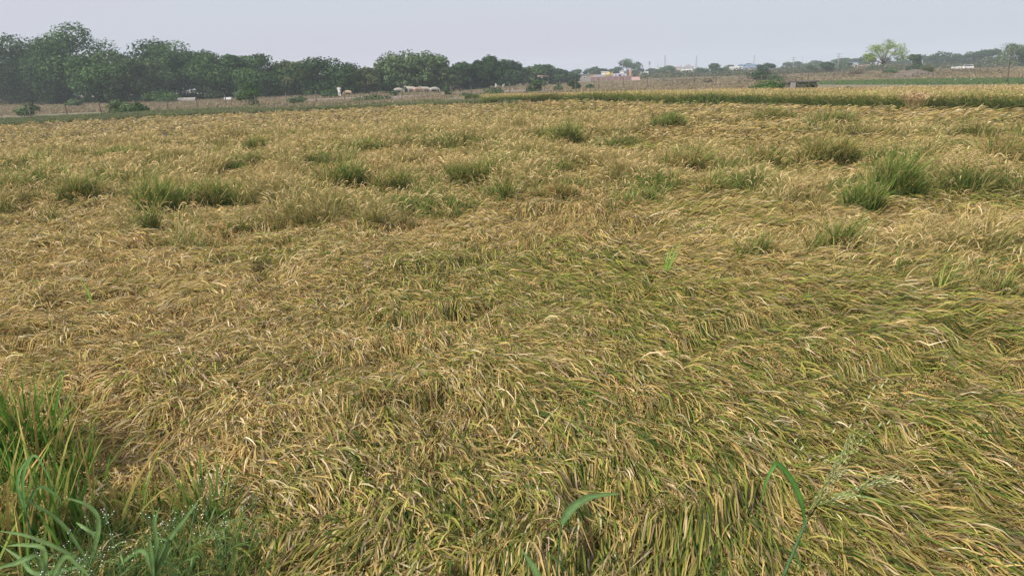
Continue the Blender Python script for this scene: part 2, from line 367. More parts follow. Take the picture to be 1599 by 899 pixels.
def lodged(nh, per, d0, d1, rhoexp, segs, Lr, W0, name=None, zoff=0.0, clipstand=True):
    hx, hy = polar_sample(nh, d0, d1, lambda d: (1/d)**rhoexp)
    k = keep_near(hx, hy); hx, hy = hx[k], hy[k]
    S = standf(hx, hy); k = (rng.random(len(hx)) > S*.75) & (rng.random(len(hx)) > hollow(hx, hy)*.6*(1-sstep(15, 30, np.hypot(hx, hy)))); hx, hy = hx[k], hy[k]
    n0 = len(hx); d = np.hypot(hx, hy)
    ha = flow(hx, hy)+rng.normal(0, 1, n0)*np.radians(np.interp(hx, [-2, 0, 1], [42, 26, 11]))*np.interp(d, [3, 6, 10], [1, 1.15, 2.2])
    hz = rng.normal(0, .028, n0)+.05*(fbm(hx*3.1, hy*3.1, 77, 2)-.5)
    i = np.repeat(np.arange(n0), per); n = len(i)
    along = rng.uniform(0, .34, n); lat = rng.normal(0, .05, n); fan = rng.normal(0, 1, n)*np.interp(hx[i], [-.5, .9], [.32, .17])
    a = ha[i]+fan
    x = hx[i]+np.cos(ha[i])*along-np.sin(ha[i])*lat; y = hy[i]+np.sin(ha[i])*along+np.cos(ha[i])*lat
    dep = rng.random(n)**1.6
    z = matz(x, y)-dep*.10+hz[i]+zoff
    P = np.stack([x, y, z], 1)
    dd = np.hypot(x, y); long_ = np.interp(x, [-.4, 1.0], [1, 1.55])*np.where(dd < 8, 1, .85)
    col = pick(PAL, mat_w(x, y), n, .14); hill = rng.normal(1, .10, n0)[i]; col = col*hill[:, None]
    c0 = col*.5+np.array([.10, .11, .03])*.5; c1 = col  # root colour greener, and darkened to stand in for shade under the mat
    sc = np.maximum(1, dd/6)**.5
    dr = np.interp(x, [-3, -1.5, .3, 1.2], [.75, 1, 1, .35])*np.interp(dd, [3.5, 6, 14], [1, .7, .55]); zt = np.where(rng.random(n) < .12, .35, 0)
    el0 = rng.normal(.34, .26, n)-.30*dr+zt; el1 = rng.normal(-.50, .34, n)-.55*dr+zt; P[:, 2] += .025*dr
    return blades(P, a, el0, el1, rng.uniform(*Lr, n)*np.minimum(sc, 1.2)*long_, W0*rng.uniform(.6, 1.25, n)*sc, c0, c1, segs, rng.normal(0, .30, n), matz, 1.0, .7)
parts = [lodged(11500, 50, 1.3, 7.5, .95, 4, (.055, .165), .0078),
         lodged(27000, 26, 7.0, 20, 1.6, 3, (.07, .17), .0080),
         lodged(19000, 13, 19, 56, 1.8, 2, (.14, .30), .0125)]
V, Q, K = join(parts)
tag(mesh_obj('lodged_rice', V, Q, M['rice'], col=K), kind='stuff', label='flattened tan and green rice crop lying across the whole field', cat='rice crop')
# stems showing between, long thin pale straws
hx, hy = polar_sample(12000, 1.3, 12, lambda d: (1/d)**1.0); k = keep_near(hx, hy); hx, hy = hx[k], hy[k]; n = len(hx)
V, Q, K = blades(np.stack([hx, hy, matz(hx, hy)-.015-rng.random(n)*.05], 1), flow(hx, hy)+rng.normal(0, .4, n), rng.normal(.22, .12, n), rng.normal(-.28, .2, n),
                 rng.uniform(.3, .6, n), .0035*np.maximum(1, np.hypot(hx, hy)/6), pick([(.42, .36, .17), (.30, .31, .11)], [1, 1], n), pick([(.66, .47, .22), (.54, .37, .16)], [1, 1], n), 4, rng.normal(0, .3, n), matz)
tag(mesh_obj('rice_straw', V, Q, M['rice'], col=K), kind='stuff', label='thin bent straws running through the flattened rice', cat='rice straw')
# ripe heads lying on the mat
hx, hy = polar_sample(22000, 1.3, 10, lambda d: (1/d)**1.0); k = keep_near(hx, hy); hx, hy = hx[k], hy[k]; n = len(hx)
V, Q, K = panicles(np.stack([hx, hy, matz(hx, hy)+.016+rng.random(n)*.02], 1), flow(hx, hy)+rng.normal(0, .5, n), rng.normal(.25, .2, n), rng.normal(-1.1, .3, n), rng.uniform(.10, .18, n),
                   pick([(.64, .39, .16), (.70, .47, .22), (.52, .33, .14)], [1, 1, .7], n), 30, .0095, .0042, matz)
tag(mesh_obj('rice_heads', V, Q, M['grain'], col=K), kind='stuff', label='golden brown grain heads lying on the flattened rice', cat='rice grain')

# ------------------------------------------------------------ standing rice
GREENB = [(.06, .11, .025), (.12, .18, .045), (.20, .23, .07), (.30, .27, .10)]
GOLD = [(.56, .42, .195), (.46, .345, .14), (.39, .365, .115), (.66, .53, .30)]
def stand_blades(hx, hy, hzoff, per, H, W0, segs, lean=.35, green=.35, head=True, radius=.05, base=None):
    n0 = len(hx); i = np.repeat(np.arange(n0), per); n = len(i)
    lean_a = (flow(hx, hy)+rng.normal(0, .7, n0))[i]; la = rng.random(n)
    a = np.where(la < .55, lean_a+rng.normal(0, .7, n), rng.uniform(0, 2*math.pi, n))
    x = hx[i]+rng.normal(0, radius, n); y = hy[i]+rng.normal(0, radius, n)
    z = (matz(x, y)*.6 if base is None else base)+hzoff+rng.random(n)*.02+np.zeros(n)
    d = np.hypot(x, y); sc = np.maximum(1, d/6)**.5
    Hh = np.broadcast_to(H, (n0,))[i]
    el0 = rng.normal(1.25-lean*.5, .17, n); el1 = rng.normal(.45-lean, .45, n)
    if np.ndim(green) == 0: green = np.full(n0, green)
    g = np.clip(green[i], 0, 1)
    c0 = pick(GREENB, np.stack([.7*g+.4, .4*g+.35, .25+0*g, .12-.1*g], 1), n)
    c1 = np.where((rng.random(n) < g*.85)[:, None], pick([(.14, .24, .045), (.22, .30, .07), (.32, .34, .10)], [1, 1.2, .8], n), pick(GOLD, [1, 1, .8, .5], n))
    out = [blades(np.stack([x, y, z], 1), a, el0, el1, Hh*rng.uniform(.75, 1.3, n), W0*rng.uniform(.6, 1.2, n)*sc, c0, c1, segs, rng.normal(0, .3, n), None, 0, .8)]
    if head:
        m = rng.random(n) < .22; m &= (d > 0); x, y, z, a, Hm, d = x[m], y[m], z[m], a[m], Hh[m], d[m]; n = len(x)
        sc = np.maximum(1, d/4.5)**.7
        x = x+np.cos(a)*Hm*.22; y = y+np.sin(a)*Hm*.22
        out.append(blades(np.stack([x, y, z+Hm*rng.uniform(.66, .95, n)], 1), a, rng.normal(.95, .25, n), rng.normal(-.8, .4, n), rng.uniform(.07, .12, n)*np.minimum(sc, 1.3), .0068*sc,
                          pick(GOLD, [1, .5, .4, .8], n), pick([(.56, .40, .185), (.48, .34, .155), (.63, .49, .28)], [1, 1, .6], n), min(segs, 3), rng.normal(0, .3, n), None, 0, 1))
    return out
def standing(nh, per, d0, d1, ex, segs, W0):
    hx, hy = polar_sample(nh, d0, d1, lambda d: (1/d)**ex)
    k = keep_near(hx, hy) & (rng.random(nh) < standf(hx, hy)); hx, hy = hx[k], hy[k]
    S = standf(hx, hy)
    H = (.24+.20*S)*(.45+1.1*fbm(hx*1.1, hy*1.1, 95, 2))*rng.uniform(.8, 1.2, len(hx))
    g = sstep(.42, .62, .5*fbm(hx*.5, hy*.35, 90, 3)+.5*fbm(hx*1.4, hy*1.4, 93, 2)-.02)*(1-.75*sstep(17, 25, np.hypot(hx, hy)))
    return stand_blades(hx, hy, 0, per, H, W0, segs, .05, g)
parts = standing(11000, 20, 4.5, 15, 1.2, 4, .0078)+standing(30000, 11, 14, 30, 1.2, 3, .0078)+standing(14000, 6, 28, 56, 1.2, 2, .0085)
V, Q, K = join(parts)
tag(mesh_obj('standing_rice', V, Q, M['rice'], col=K), kind='stuff', label='patches of half upright golden rice in the middle and back of the field', cat='rice crop')

# second plot: upright rice with a green front face, beyond the near plot
def region_sample(n, near, far, u0, u1, pw=1.0):
    u = rng.uniform(u0, u1, n); a = near(u); b = far(u)
    y = a+(b-a)*rng.random(n)**pw
    return u*y, y
hx, hy = region_sample(26000, front2, back2, -.03, .98)
f_ = hy-front2(hx/hy)
k = ~((hx/hy > .36) & (hx/hy < .415) & (np.abs(hy-front2(hx/hy)-9) < 3)); hx, hy, f_ = hx[k], hy[k], f_[k]
g = np.where(f_ < .5, .9, .12)
parts = stand_blades(hx, hy, 0, 6, .64, .0085, 2, .3, g, base=0.0)
hx, hy = region_sample(9000, lambda u: front2(u)-.3, lambda u: front2(u)+.5, .1, .98)
parts += stand_blades(hx, hy, 0, 8, .76, .0085, 3, .05, 1.0, base=0.0)
V, Q, K = join(parts)
tag(mesh_obj('upright_rice', V, Q, M['rice'], col=K), kind='stuff', label='upright golden rice of the next plot with a green edge', cat='rice crop')

# green bund grass
def grass_patch(name, hx, hy, H, pal, label, segs=2, W=.011, per=6, spread=.15, cat='grass'):
    n0 = len(hx); i = np.repeat(np.arange(n0), per); n = len(i); x = hx[i]+rng.normal(0, spread, n); y = hy[i]+rng.normal(0, spread, n)
    sc = np.maximum(1, np.hypot(x, y)/5.5)**.68
    Hh = np.broadcast_to(H, (n0,))[i]
    V, Q, K = blades(np.stack([x, y, 0*x], 1), rng.uniform(0, 6.28, n), rng.normal(1.25, .2, n), rng.normal(.6, .4, n), Hh*rng.uniform(.6, 1.3, n), W*sc*rng.uniform(.7, 1.3, n),
                     pick(pal, np.ones(len(pal)), n), pick(pal, np.ones(len(pal)), n), segs, 0)
    return tag(mesh_obj(name, V, Q, M['rice'], col=K), kind='stuff', label=label, cat=cat)
GR = [(.055, .105, .03), (.085, .14, .035), (.13, .17, .05), (.12, .15, .04)]
u = rng.uniform(-.05, .36, 8000); y = front2(u)+rng.normal(-.2, .5, 8000)+np.where(u < .24, 1.0, 0)
grass_patch('bund_grass', u*y, y, np.where(u < .24, .42, .5)*(.6+.9*fbm(u*40, 0*u, 3)), GR, 'dark green grass along the low bund between the two rice plots')
# strip of grass between the near plot and the fence on the left
u = rng.uniform(-1.1, .02, 26000); e = edge1(u); y = e+rng.random(26000)**1.3*np.interp(u, [-1, -.6, -.3, 0], [13, 13, 12, 11])+.4
grass_patch('verge_grass', u*y, y, .22*(.4+1.2*fbm(u*30, y*.3, 5)), [(.13, .17, .07), (.17, .20, .09), (.10, .15, .05), (.24, .22, .12)], 'short grey green grass between the rice and the wire fence')
# green crop strip on the right
gs_near = polar_line([(1270, 131), (1350, 131), (1450, 131), (1599, 130), (1900, 126)], .1); gs_far = polar_line([(1270, 126.8), (1350, 125.3), (1450, 123.3), (1599, 121.5), (1900, 116)], .1)
u = rng.uniform(.42, .98, 16000); a = gs_near(u); b = gs_far(u); y = a+(b-a)*rng.random(16000)
grass_patch('green_crop', u*y, y, .16, [(.11, .18, .07), (.14, .22, .09), (.11, .16, .06)], 'low bright green crop in a strip beyond the golden rice', W=.016, per=4, spread=.3, cat='crop')
# dry grass of the open ground
n = 70000; th = rng.uniform(-.85, .85, n); d = 55+rng.random(n)**1.2*190; x = d*np.sin(th); y = d*np.cos(th)
k = (y > np.where(x/y < 0, edge1(x/y)+6, 66)) & (fbm(x*.05, y*.05, 120, 3)+.12*sstep(-.1, .3, x/y) > .42) & ~((x/y > .40) & (y < gs_far(x/y)+1))
x, y = x[k], y[k]
grass_patch('dry_grass', x, y, .25*(.3+1.3*fbm(x*.08, y*.08, 7))*np.interp(np.hypot(x, y), [60, 240], [1, 1.8]), [(.30, .24, .15), (.25, .21, .12), (.20, .20, .10), (.36, .29, .20), (.24, .19, .14)], 'dry brown grass on the open ground', W=.014, per=5, spread=.5)

# ------------------------------------------------------------ clumps in the field (each a plant of its own)
def rice_clump(px, py, wpx, hpx, green, label, n=None, name='rice_clump', tall=0, gold=.35):
    x, y = at(px, py, .12); d = math.hypot(x, y); ppm = F/ (math.hypot(d, 1.8))
    wd = wpx/ppm*.9; hg = hpx/ppm*1.22
    e = tag(empty(name, (x, y, 0)), label, 'rice plant', 'standing rice clumps in the flattened field')
    nh = int(min(130, max(10, wd*wd*230)))
    hx = x+np.clip(rng.normal(0, .27, nh), -.6, .6)*wd; hy = y+rng.uniform(-.3, .7, nh)*wd*.6
    Hh = hg*rng.uniform(.3, 1.0, nh)*(.75+.4*rng.random(nh)**2); Hh[0] = hg
    Z = float(matz(np.array([x]), np.array([y]))[0])-.03
    pr = stand_blades(hx, hy, 0, 17, Hh, .0100, 4, -.26+.40*(1-green), min(1, green*1.15), head=False, radius=.03, base=Z)
    V, Q, K = join(pr); V = V-np.array([x, y, 0], np.float32)
    parts2 = [(V, Q, K)]
    if gold > 0:
        m = max(6, int(nh*5*gold)); ii = rng.integers(0, nh, m); aa = rng.uniform(0, 6.28, m)
        Pp = np.stack([hx[ii]+np.cos(aa)*.05-x, hy[ii]+np.sin(aa)*.05-y, Z+Hh[ii]*rng.uniform(.5, .8, m)], 1)
        f = max(1, d/5)**.8
        V, Q, K = panicles(Pp, aa, rng.normal(.9, .2, m), rng.normal(-1.3, .2, m), rng.uniform(.13, .2, m), pick([(.50, .30, .12), (.54, .38, .17)], [1, 1], m), max(8, int(26/f)), .0095*f, .0042*f)
        parts2.append((V, Q, K))  # grain heads joined into the same mesh as the leaves
    V, Q, K = join(parts2); mesh_obj('foliage_and_heads', V, Q, M['rice'], e, K)
    return e
for px, py, wp, hp, g, lab, gd in CL: rice_clump(px, py, wp, hp, g, lab, gold=gd)
# sandy feathery clump near the back edge
x, y = at(1427, 178, .12)
e = tag(empty('feathery_grass', (x, y, 0)), 'sandy pink feathery grass tuft standing alone at the back right', 'grass plant')
n = 260; aa = rng.uniform(0, 6.28, n)
V, Q, K = blades(np.stack([rng.normal(0, .12, n), rng.normal(0, .12, n), 0*aa+.1], 1), aa, rng.normal(1.4, .1, n), rng.normal(.9, .3, n), rng.uniform(.5, .9, n), .016, pick([(.3, .28, .1)], [1], n), pick([(.50, .38, .2)], [1], n), 3)
mesh_obj('stem', V, Q, M['rice'], e, K)
n = 300; aa = rng.uniform(0, 6.28, n)
V, Q, K = blades(np.stack([rng.normal(0, .25, n), rng.normal(0, .25, n), rng.uniform(.6, .85, n)], 1), aa, rng.normal(.8, .3, n), rng.normal(-.6, .3, n), rng.uniform(.15, .3, n), .03, pick([(.52, .38, .21)], [1], n), pick([(.60, .45, .27)], [1], n), 3)
mesh_obj('plume', V, Q, M['rice'], e, K)

# explicit leaves: a creased, tapering strip along a curve
def strip(pts, W, c, prof=None, crease=.25, up=(0, -1, .4), n=18, c2=None):
    pts = [Vector(p) for p in pts]; P = []
    m = len(pts)-1
    for k in range(n+1):
        t = k/n*m; i = min(int(t), m-1); f = t-i
        p0, p1, p2, p3 = pts[max(i-1, 0)], pts[i], pts[i+1], pts[min(i+2, m)]
        P.append(.5*((2*p1)+(p2-p0)*f+(2*p0-5*p1+4*p2-p3)*f*f+(3*p1-p0-3*p2+p3)*f**3))
    V = []; Q = []; K = []
    upv = Vector(up).normalized()
    for k, p in enumerate(P):
        t = k/n; d = (P[min(k+1, n)]-P[max(k-1, 0)]).normalized(); s = d.cross(upv)
        s = s.normalized() if s.length > 1e-4 else Vector((1, 0, 0)); nn = s.cross(d)
        wd = W*.5*(prof(t) if prof else min(1, .35+t*3)*(1-t**3.2)+.01)
        wob = 1+.05*math.sin(t*17+W*900)
        V += [p-s*wd*wob+nn*wd*crease, p-s*wd*.06, p+s*wd*.06, p+s*wd*wob+nn*wd*crease]
        cc = Vector(c).lerp(Vector(c2 or c), t); mid = cc*1.5
        K += [cc, mid, mid, cc]
    for k in range(n):
        for j in range(3): Q.append([4*k+j, 4*k+j+1, 4*k+j+5, 4*k+j+4])
    return np.array([tuple(v) for v in V]), np.array(Q), np.array([tuple(v) for v in K])
def tubev(pts, rad, c):
    m = MB().tube(pts, rad, 6, cap=False); return np.array(m.v), np.array(m.f), np.tile(np.array(c), (len(m.v), 1))

# narrow upright green shoots
def shoot(px, py, tips, Wd, label, col=(.13, .24, .045), col2=(.25, .33, .08)):
    x, y = at(px, py, .15)
    Wd *= 1.45; e = tag(empty('rice_shoot', (x, y, 0)), label, 'rice plant', 'single green shoots above the flat rice')
    for k, (tx, ty) in enumerate(tips):
        b = np.array([x, y, .1]); t = pt(tx, ty, y+.03*k)
        mid = (b*.5+t*.5)+np.array([0, 0, .05]); b = b+rng.normal(0, .012, 3)
        V, Q, K = strip([b, mid, t], Wd, col, c2=col2); mesh_obj('leaf', V-np.array([x, y, 0]), Q, M['weed'], e, K)
shoot(1034, 440, [(1066, 372), (1052, 382), (1060, 395), (1044, 392)], .013, 'single bright green shoot leaning right near the centre right')
shoot(1400, 440, [(1402, 380), (1408, 398)], .010, 'thin green shoot with two blades right of the spiky clump')
shoot(1258, 488, [(1264, 448), (1272, 462)], .010, 'short green shoot below the spiky clump')
shoot(150, 486, [(122, 430), (132, 445)], .013, 'lone yellow green blade rising from the mat on the left')
shoot(1490, 300, [(1497, 255), (1490, 262), (1500, 270)], .016, 'slim green shoot near the right edge behind the green clumps')
shoot(800, 318, [(793, 290), (800, 300)], .014, 'slim green shoot beside the narrow tuft in the centre')
shoot(1462, 478, [(1478, 400), (1470, 420), (1490, 412), (1452, 430)], .009, 'thin leaning yellow green shoots rising behind the yellow green clump', (.2, .27, .06), (.40, .40, .11))
shoot(1548, 470, [(1590, 410), (1562, 420), (1575, 432), (1600, 425)], .009, 'fine pale yellow shoots fanning out at the right edge', (.24, .28, .07), (.46, .42, .13))
shoot(1300, 425, [(1302, 368), (1312, 378), (1292, 384), (1320, 392)], .012, 'upright green blades in the middle of the spiky clump', (.14, .22, .045), (.42, .38, .12))
shoot(1178, 428, [(1186, 384), (1180, 392), (1192, 398)], .009, 'thin grey green blades left of the dark hollow', (.13, .18, .07), (.2, .25, .09))
shoot(500, 385, [(520, 372), (530, 376), (512, 368), (540, 380)], .014, 'flat tuft of bright green blades in the left middle', (.09, .2, .05), (.12, .25, .07))

# ------------------------------------------------------------ foreground weeds
def weed(name, label, root, parts_, cat='weed', group=None):
    e = tag(empty(name, tuple(root)), label, cat, group); r = np.array(root)
    for nm, (V, Q, K) in parts_: mesh_obj(nm, V-r, Q, M['weed'], e, K, smooth=False)
    return e
BG = (.09, .165, .06); BG2 = (.12, .205, .07)
# 1: bent blue-green blade in the bottom middle
Y = 2.0; a = pt(868, 915, Y); tp = pt(876, 818, Y)
weed('grass_weed', 'single weed stem with one long blue green blade bent right at the bottom middle', (a[0], a[1], 0), [
    ('stem', tubev([(a[0]-.01, a[1], 0), a, tp], [.004, .0035, .003], BG)),
    ('leaf', strip([tp, pt(892, 794, Y+.01), pt(922, 775, Y+.03), pt(970, 770, Y+.06)], .026, BG, c2=BG2))])
a = pt(845, 935, 1.9)
weed('grass_weed', 'short broad blue green blade cut off by the bottom edge left of the bent one', (a[0], a[1], 0), [
    ('leaf', strip([(a[0]+.02, a[1], 0), a, pt(838, 895, 1.9), pt(815, 858, 1.92)], .03, BG, c2=BG2)),
    ('leaf', strip([(a[0]+.02, a[1], 0), pt(850, 930, 1.92), pt(808, 905, 1.93), pt(770, 925, 1.95)], .02, BG, c2=BG2))])
# 2: flowering grass with a folded leaf on the right
Y = 2.1; n0 = pt(1257, 818, Y); rt = pt(1215, 920, Y)
ps = [('stem', tubev([(rt[0]-.03, rt[1], 0), rt, n0, pt(1275, 790, Y)], [.0055, .005, .0045, .003], (.10, .21, .09))),
      ('leaf', strip([n0, pt(1250, 780, Y-.01), pt(1232, 742, Y-.02), pt(1214, 724, Y-.03), pt(1209, 726, Y-.035), pt(1196, 752, Y-.05), pt(1186, 796, Y-.06)], .019, (.07, .17, .035), c2=(.085, .20, .045)))]
sp = []; rr = random.Random(3)
def spray(p0, p1, m, ln, seed):
    out = []
    for k in range(m):
        t = k/m; b = np.array(p0)*(1-t)+np.array(p1)*t
        ang = rr.uniform(-.6, .5); dr = (np.array(p1)-np.array(p0)); dr /= np.linalg.norm(dr)
        q = b+dr*ln*rr.uniform(.6, 1.1)+np.array([rr.uniform(-.2, .55), rr.uniform(-.2, .2), rr.uniform(-.25, .3)])*ln*.8
        out.append(tubev([b, b*.5+q*.5+np.array([0, 0, .006]), q], [.0009, .0007, .0005], (.26, .32, .12)))
        for s in range(5):
            c = b+(q-b)*(.35+.65*s/4)+np.array([rr.gauss(0, .003), rr.gauss(0, .003), rr.gauss(0, .003)]); d_ = (q-b)/np.linalg.norm(q-b)*.006
            out.append(strip([c, c+d_*.7, c+d_*1.6], .0035, (.40, .43, .22), n=3))
    return out
sp = spray(pt(1262, 800, Y), pt(1320, 700, Y-.02), 26, .10, 1)+spray(pt(1275, 790, Y), pt(1380, 745, Y-.05), 18, .10, 2)
sp += [tubev([pt(1275, 790, Y), pt(1300, 735, Y), pt(1352, 640, Y), pt(1382, 598, Y)], [.0016, .0013, .0009, .0005], (.25, .30, .11))]
for (sx, sy) in [(1348, 640), (1355, 622), (1362, 608), (1375, 605), (1382, 597), (1325, 668), (1300, 675), (1372, 665), (1385, 662), (1240, 690), (1250, 702), (1262, 722), (1240, 716)]:
    c = pt(sx, sy, Y); sp.append(strip([c, c+np.array([.004, 0, .008]), c+np.array([.009, 0, .016])], .005, (.46, .48, .28), n=4))
sp += [tubev([pt(1275, 790, Y), pt(1262, 740, Y), pt(1240, 690, Y)], [.0012, .001, .0005], (.25, .30, .11)), tubev([pt(1310, 715, Y), pt(1345, 680, Y), pt(1385, 660, Y)], [.001, .0009, .0005], (.25, .30, .11))]
ps.append(('flower_head', join(sp)))
ps.append(('leaf', strip([pt(1300, 770, Y), pt(1350, 775, Y), pt(1400, 790, Y)], .008, (.25, .34, .10))))
weed('flowering_grass', 'tall flowering grass stalk with a folded green leaf at the bottom right', (rt[0]-.03, rt[1], 0), ps)

# 3: rice plants in the bottom left corner
def corner_rice(px, py, hp, n, lean, label, Wd=.0145, spreadpx=60, goldf=.4, green=1.0):
    x, y = at(px, py, .05); d = math.hypot(math.hypot(x, y), 1.7); H = hp/(F/d)/.9
    e = tag(empty('rice_plant', (x, y, 0)), label, 'rice plant', 'rice plants at the near left corner')
    s = spreadpx/(F/d); n = int(n*1.1)
    bx = rng.normal(0, s*.4, n); by = rng.normal(0, s*.3, n); a = rng.uniform(0, 6.28, n)
    g = rng.random(n) < green*.8
    c0 = pick([(.05, .12, .02), (.09, .17, .03)], [1, 1], n); c1 = np.where(g[:, None], pick([(.10, .22, .035), (.16, .30, .05), (.25, .33, .07)], [1, 1, .6], n), pick([(.52, .40, .15), (.45, .40, .12), (.5, .32, .12)], [1, 1, 1], n))
    V, Q, K = blades(np.stack([bx, by, 0*bx+.03], 1), a, rng.normal(1.42, .08, n), rng.normal(1.0, .35, n), H*rng.uniform(.55, 1.08, n), Wd*rng.uniform(.7, 1.2, n), c0, c1, 5, rng.normal(lean, .3, n), roll=.9)
    mesh_obj('leaf_blade', V, Q, M['rice'], e, K)
    m = int(n*goldf*.4)
    aa = rng.uniform(0, 6.28, m); P = np.stack([rng.normal(0, s*.45, m), rng.normal(0, s*.3, m), H*rng.uniform(.4, .72, m)], 1)
    V, Q, K = panicles(P, aa, rng.normal(.9, .2, m), rng.normal(-1.4, .15, m), rng.uniform(.15, .24, m), pick([(.55, .34, .14), (.60, .44, .2)], [1, 1], m), 40, .0095, .0042)
    qn = (np.arange(40)*4)[:, None]+np.arange(4)[None]
    for k in range(m): mesh_obj('grain_head', V[k*160:(k+1)*160], qn, M['grain'], e, K[k*160:(k+1)*160])
    return e
corner_rice(60, 790, 172, 210, 0, 'tallest green rice plant in the near left corner', spreadpx=52)
corner_rice(-20, 780, 175, 160, 0, 'golden rice plant cut by the left edge beside the tallest green one', spreadpx=70, green=.45, goldf=.7)
corner_rice(128, 805, 118, 90, 0, 'shorter green rice plant right of the tallest one in the corner', spreadpx=42)
corner_rice(40, 905, 190, 180, 0, 'dense rice plant at the very bottom left under the broad leaves', spreadpx=110, goldf=.5, green=.7)
corner_rice(330, 850, 130, 60, 0, 'yellow green rice tuft among the small white flowers', spreadpx=40, green=.7)
corner_rice(215, 845, 90, 90, 0, 'low golden rice tuft between the corner plants and the white flowers', spreadpx=60, goldf=.6, green=.4)
# corner ground grass
n = 5200; x0, y0 = at(130, 930, 0); px_ = rng.uniform(-160, 400, n); py_ = np.interp(px_, [-160, 150, 400], [760, 850, 900])+rng.random(n)*200
xy = np.array([at(a_, b_, .05) for a_, b_ in zip(px_, py_)])
V, Q, K = blades(np.stack([xy[:, 0], xy[:, 1], 0*px_], 1), rng.uniform(0, 6.28, n), rng.normal(1.2, .25, n), rng.normal(.5, .5, n), rng.uniform(.2, .42, n), rng.uniform(.003, .008, n),
                 pick([(.05, .11, .03), (.07, .14, .05)], [1, 1], n), pick([(.09, .18, .04), (.14, .22, .06), (.30, .28, .09)], [1, 1, .5], n), 4, rng.normal(0, .4, n))
tag(mesh_obj('corner_grass', V, Q, M['rice'], col=K), kind='stuff', label='fine green grass filling the near left corner', cat='grass')
# broad leaved weeds
def broad(root_px, Y, leaves, label, W=.017, col=(.095, .165, .055)):
    r = pt(root_px[0], root_px[1], Y); base = (r[0], r[1], 0)
    ps = [('stem', tubev([base, ((base[0]+r[0])/2+.004, r[1], r[2]*.5), tuple(r)], [.005, .0045, .003], (.10, .2, .08)))]
    for k, L_ in enumerate(leaves):
        c = np.array(col)*rng.uniform(.85, 1.2)
        ps.append(('leaf', strip([tuple(r)]+[tuple(pt(a_, b_, Y+(.04*k-.06)*(j+1)/len(L_))) for j, (a_, b_) in enumerate(L_)], W*rng.uniform(.85, 1.1), tuple(c), c2=tuple(c*1.2))))
    return weed('broad_grass', label, base, ps, group='broad leaved weeds in the near left corner')
broad((140, 880), 2.15, [[(100, 820), (60, 790), (30, 775)], [(155, 820), (140, 790), (98, 775)], [(80, 850), (40, 835), (-5, 828)], [(150, 840), (130, 822), (118, 815)], [(60, 895), (30, 870), (0, 850)]], 'broad blue green weed with leaves fanning left in the corner')
broad((40, 800), 2.35, [[(36, 750), (46, 718), (60, 715), (88, 770)], [(28, 760), (34, 730), (50, 712)], [(60, 760), (90, 775), (95, 790)]], 'weed with an arched narrow leaf left of the corner plants', W=.013, col=(.08, .17, .05))
broad((240, 900), 2.1, [[(236, 860), (232, 840), (220, 828)], [(245, 850), (242, 815), (250, 790)], [(255, 870), (262, 845), (240, 838)], [(260, 850), (285, 815), (312, 778)], [(225, 860), (200, 870), (180, 890)]], 'broad weed with upright leaves near the white flowers')
broad((70, 925), 1.95, [[(60, 870), (20, 880), (-20, 890)], [(100, 870), (120, 880), (150, 910)], [(70, 860), (40, 850), (10, 852)]], 'low broad weed at the bottom left edge')
# fine flowering weeds with tiny white heads
def flower_weed(px, py, Y, tips, label):
    r = pt(px, py, Y); base = (r[0], r[1], 0); e = tag(empty('flowering_weed', base), label, 'weed', 'weeds with tiny white flowers'); st = []; fl = []
    hub = np.array([r[0], r[1], max(.15, r[2])])
    st.append(tubev([base, tuple(hub)], [.003, .0022], (.10, .2, .07)))
    for (tx, ty) in tips:
        t = pt(tx, ty, Y+rng.uniform(-.08, .08)); m = hub*.4+t*.6+np.array([0, 0, -.02]); st.append(tubev([tuple(hub), tuple(m), tuple(t)], [.0018, .0013, .0009], (.13, .24, .09)))
        for k in range(5):
            q = t+rng.normal(0, .016, 3); st.append(tubev([tuple(m*.3+t*.7), tuple(q)], [.0008, .0006], (.16, .27, .11)))
            dv = rng.normal(0, 1, 3); dv /= np.linalg.norm(dv); s = np.cross(dv, [0, 0, 1.0]); s /= np.linalg.norm(s); z2 = np.cross(s, dv); r_ = .0024
            v = [q+s*r_, q+z2*r_, q-s*r_, q-z2*r_, q+dv*r_*.9, q-dv*r_*.9]
            fl.append((np.array(v), np.array([[0, 1, 4, 4], [1, 2, 4, 4], [2, 3, 4, 4], [3, 0, 4, 4]])[:, [0, 1, 2, 2]], np.ones((6, 3))))
        for k in range(4):
            b = hub*(1-.2*k)+t*.2*k; ld = b+np.array([rng.normal(0, .05), rng.normal(0, .03), rng.uniform(0, .04)]); st.append(strip([tuple(b), tuple((b+ld)/2+np.array([0, 0, .008])), tuple(ld)], .006, (.11, .18, .05), n=4))
    V, Q, K = join(st); mesh_obj('stem', V-np.array(base), Q, M['weed'], e, K)
    m = MB()
    for v, q, k in fl:
        b = len(m.v); m.v += [tuple(p-np.array(base)) for p in v]; m.f += [[b+i for i in f] for f in ((0, 1, 4), (1, 2, 4), (2, 3, 4), (3, 0, 4), (1, 0, 5), (2, 1, 5), (3, 2, 5), (0, 3, 5))]
    m.build('flower', M['petal'], e)
flower_weed(110, 930, 2.15, [(110, 828), (150, 815), (165, 805), (130, 870), (85, 862), (60, 868), (90, 888), (150, 865)], 'small white flowered weed among the broad corner leaves')
flower_weed(200, 930, 2.1, [(175, 845), (190, 855), (185, 870), (165, 800), (150, 860), (215, 862)], 'small white flowered weed between the two broad weeds')
flower_weed(290, 920, 2.2, [(262, 815), (300, 808), (252, 822), (270, 805), (310, 828), (240, 838), (228, 803)], 'small white flowered weed right of the upright broad leaves')
flower_weed(355, 900, 2.4, [(310, 750), (322, 765), (345, 752), (360, 745), (330, 745), (340, 835), (350, 808), (300, 790), (318, 790)], 'small white flowered weed standing furthest right by the dark gap')
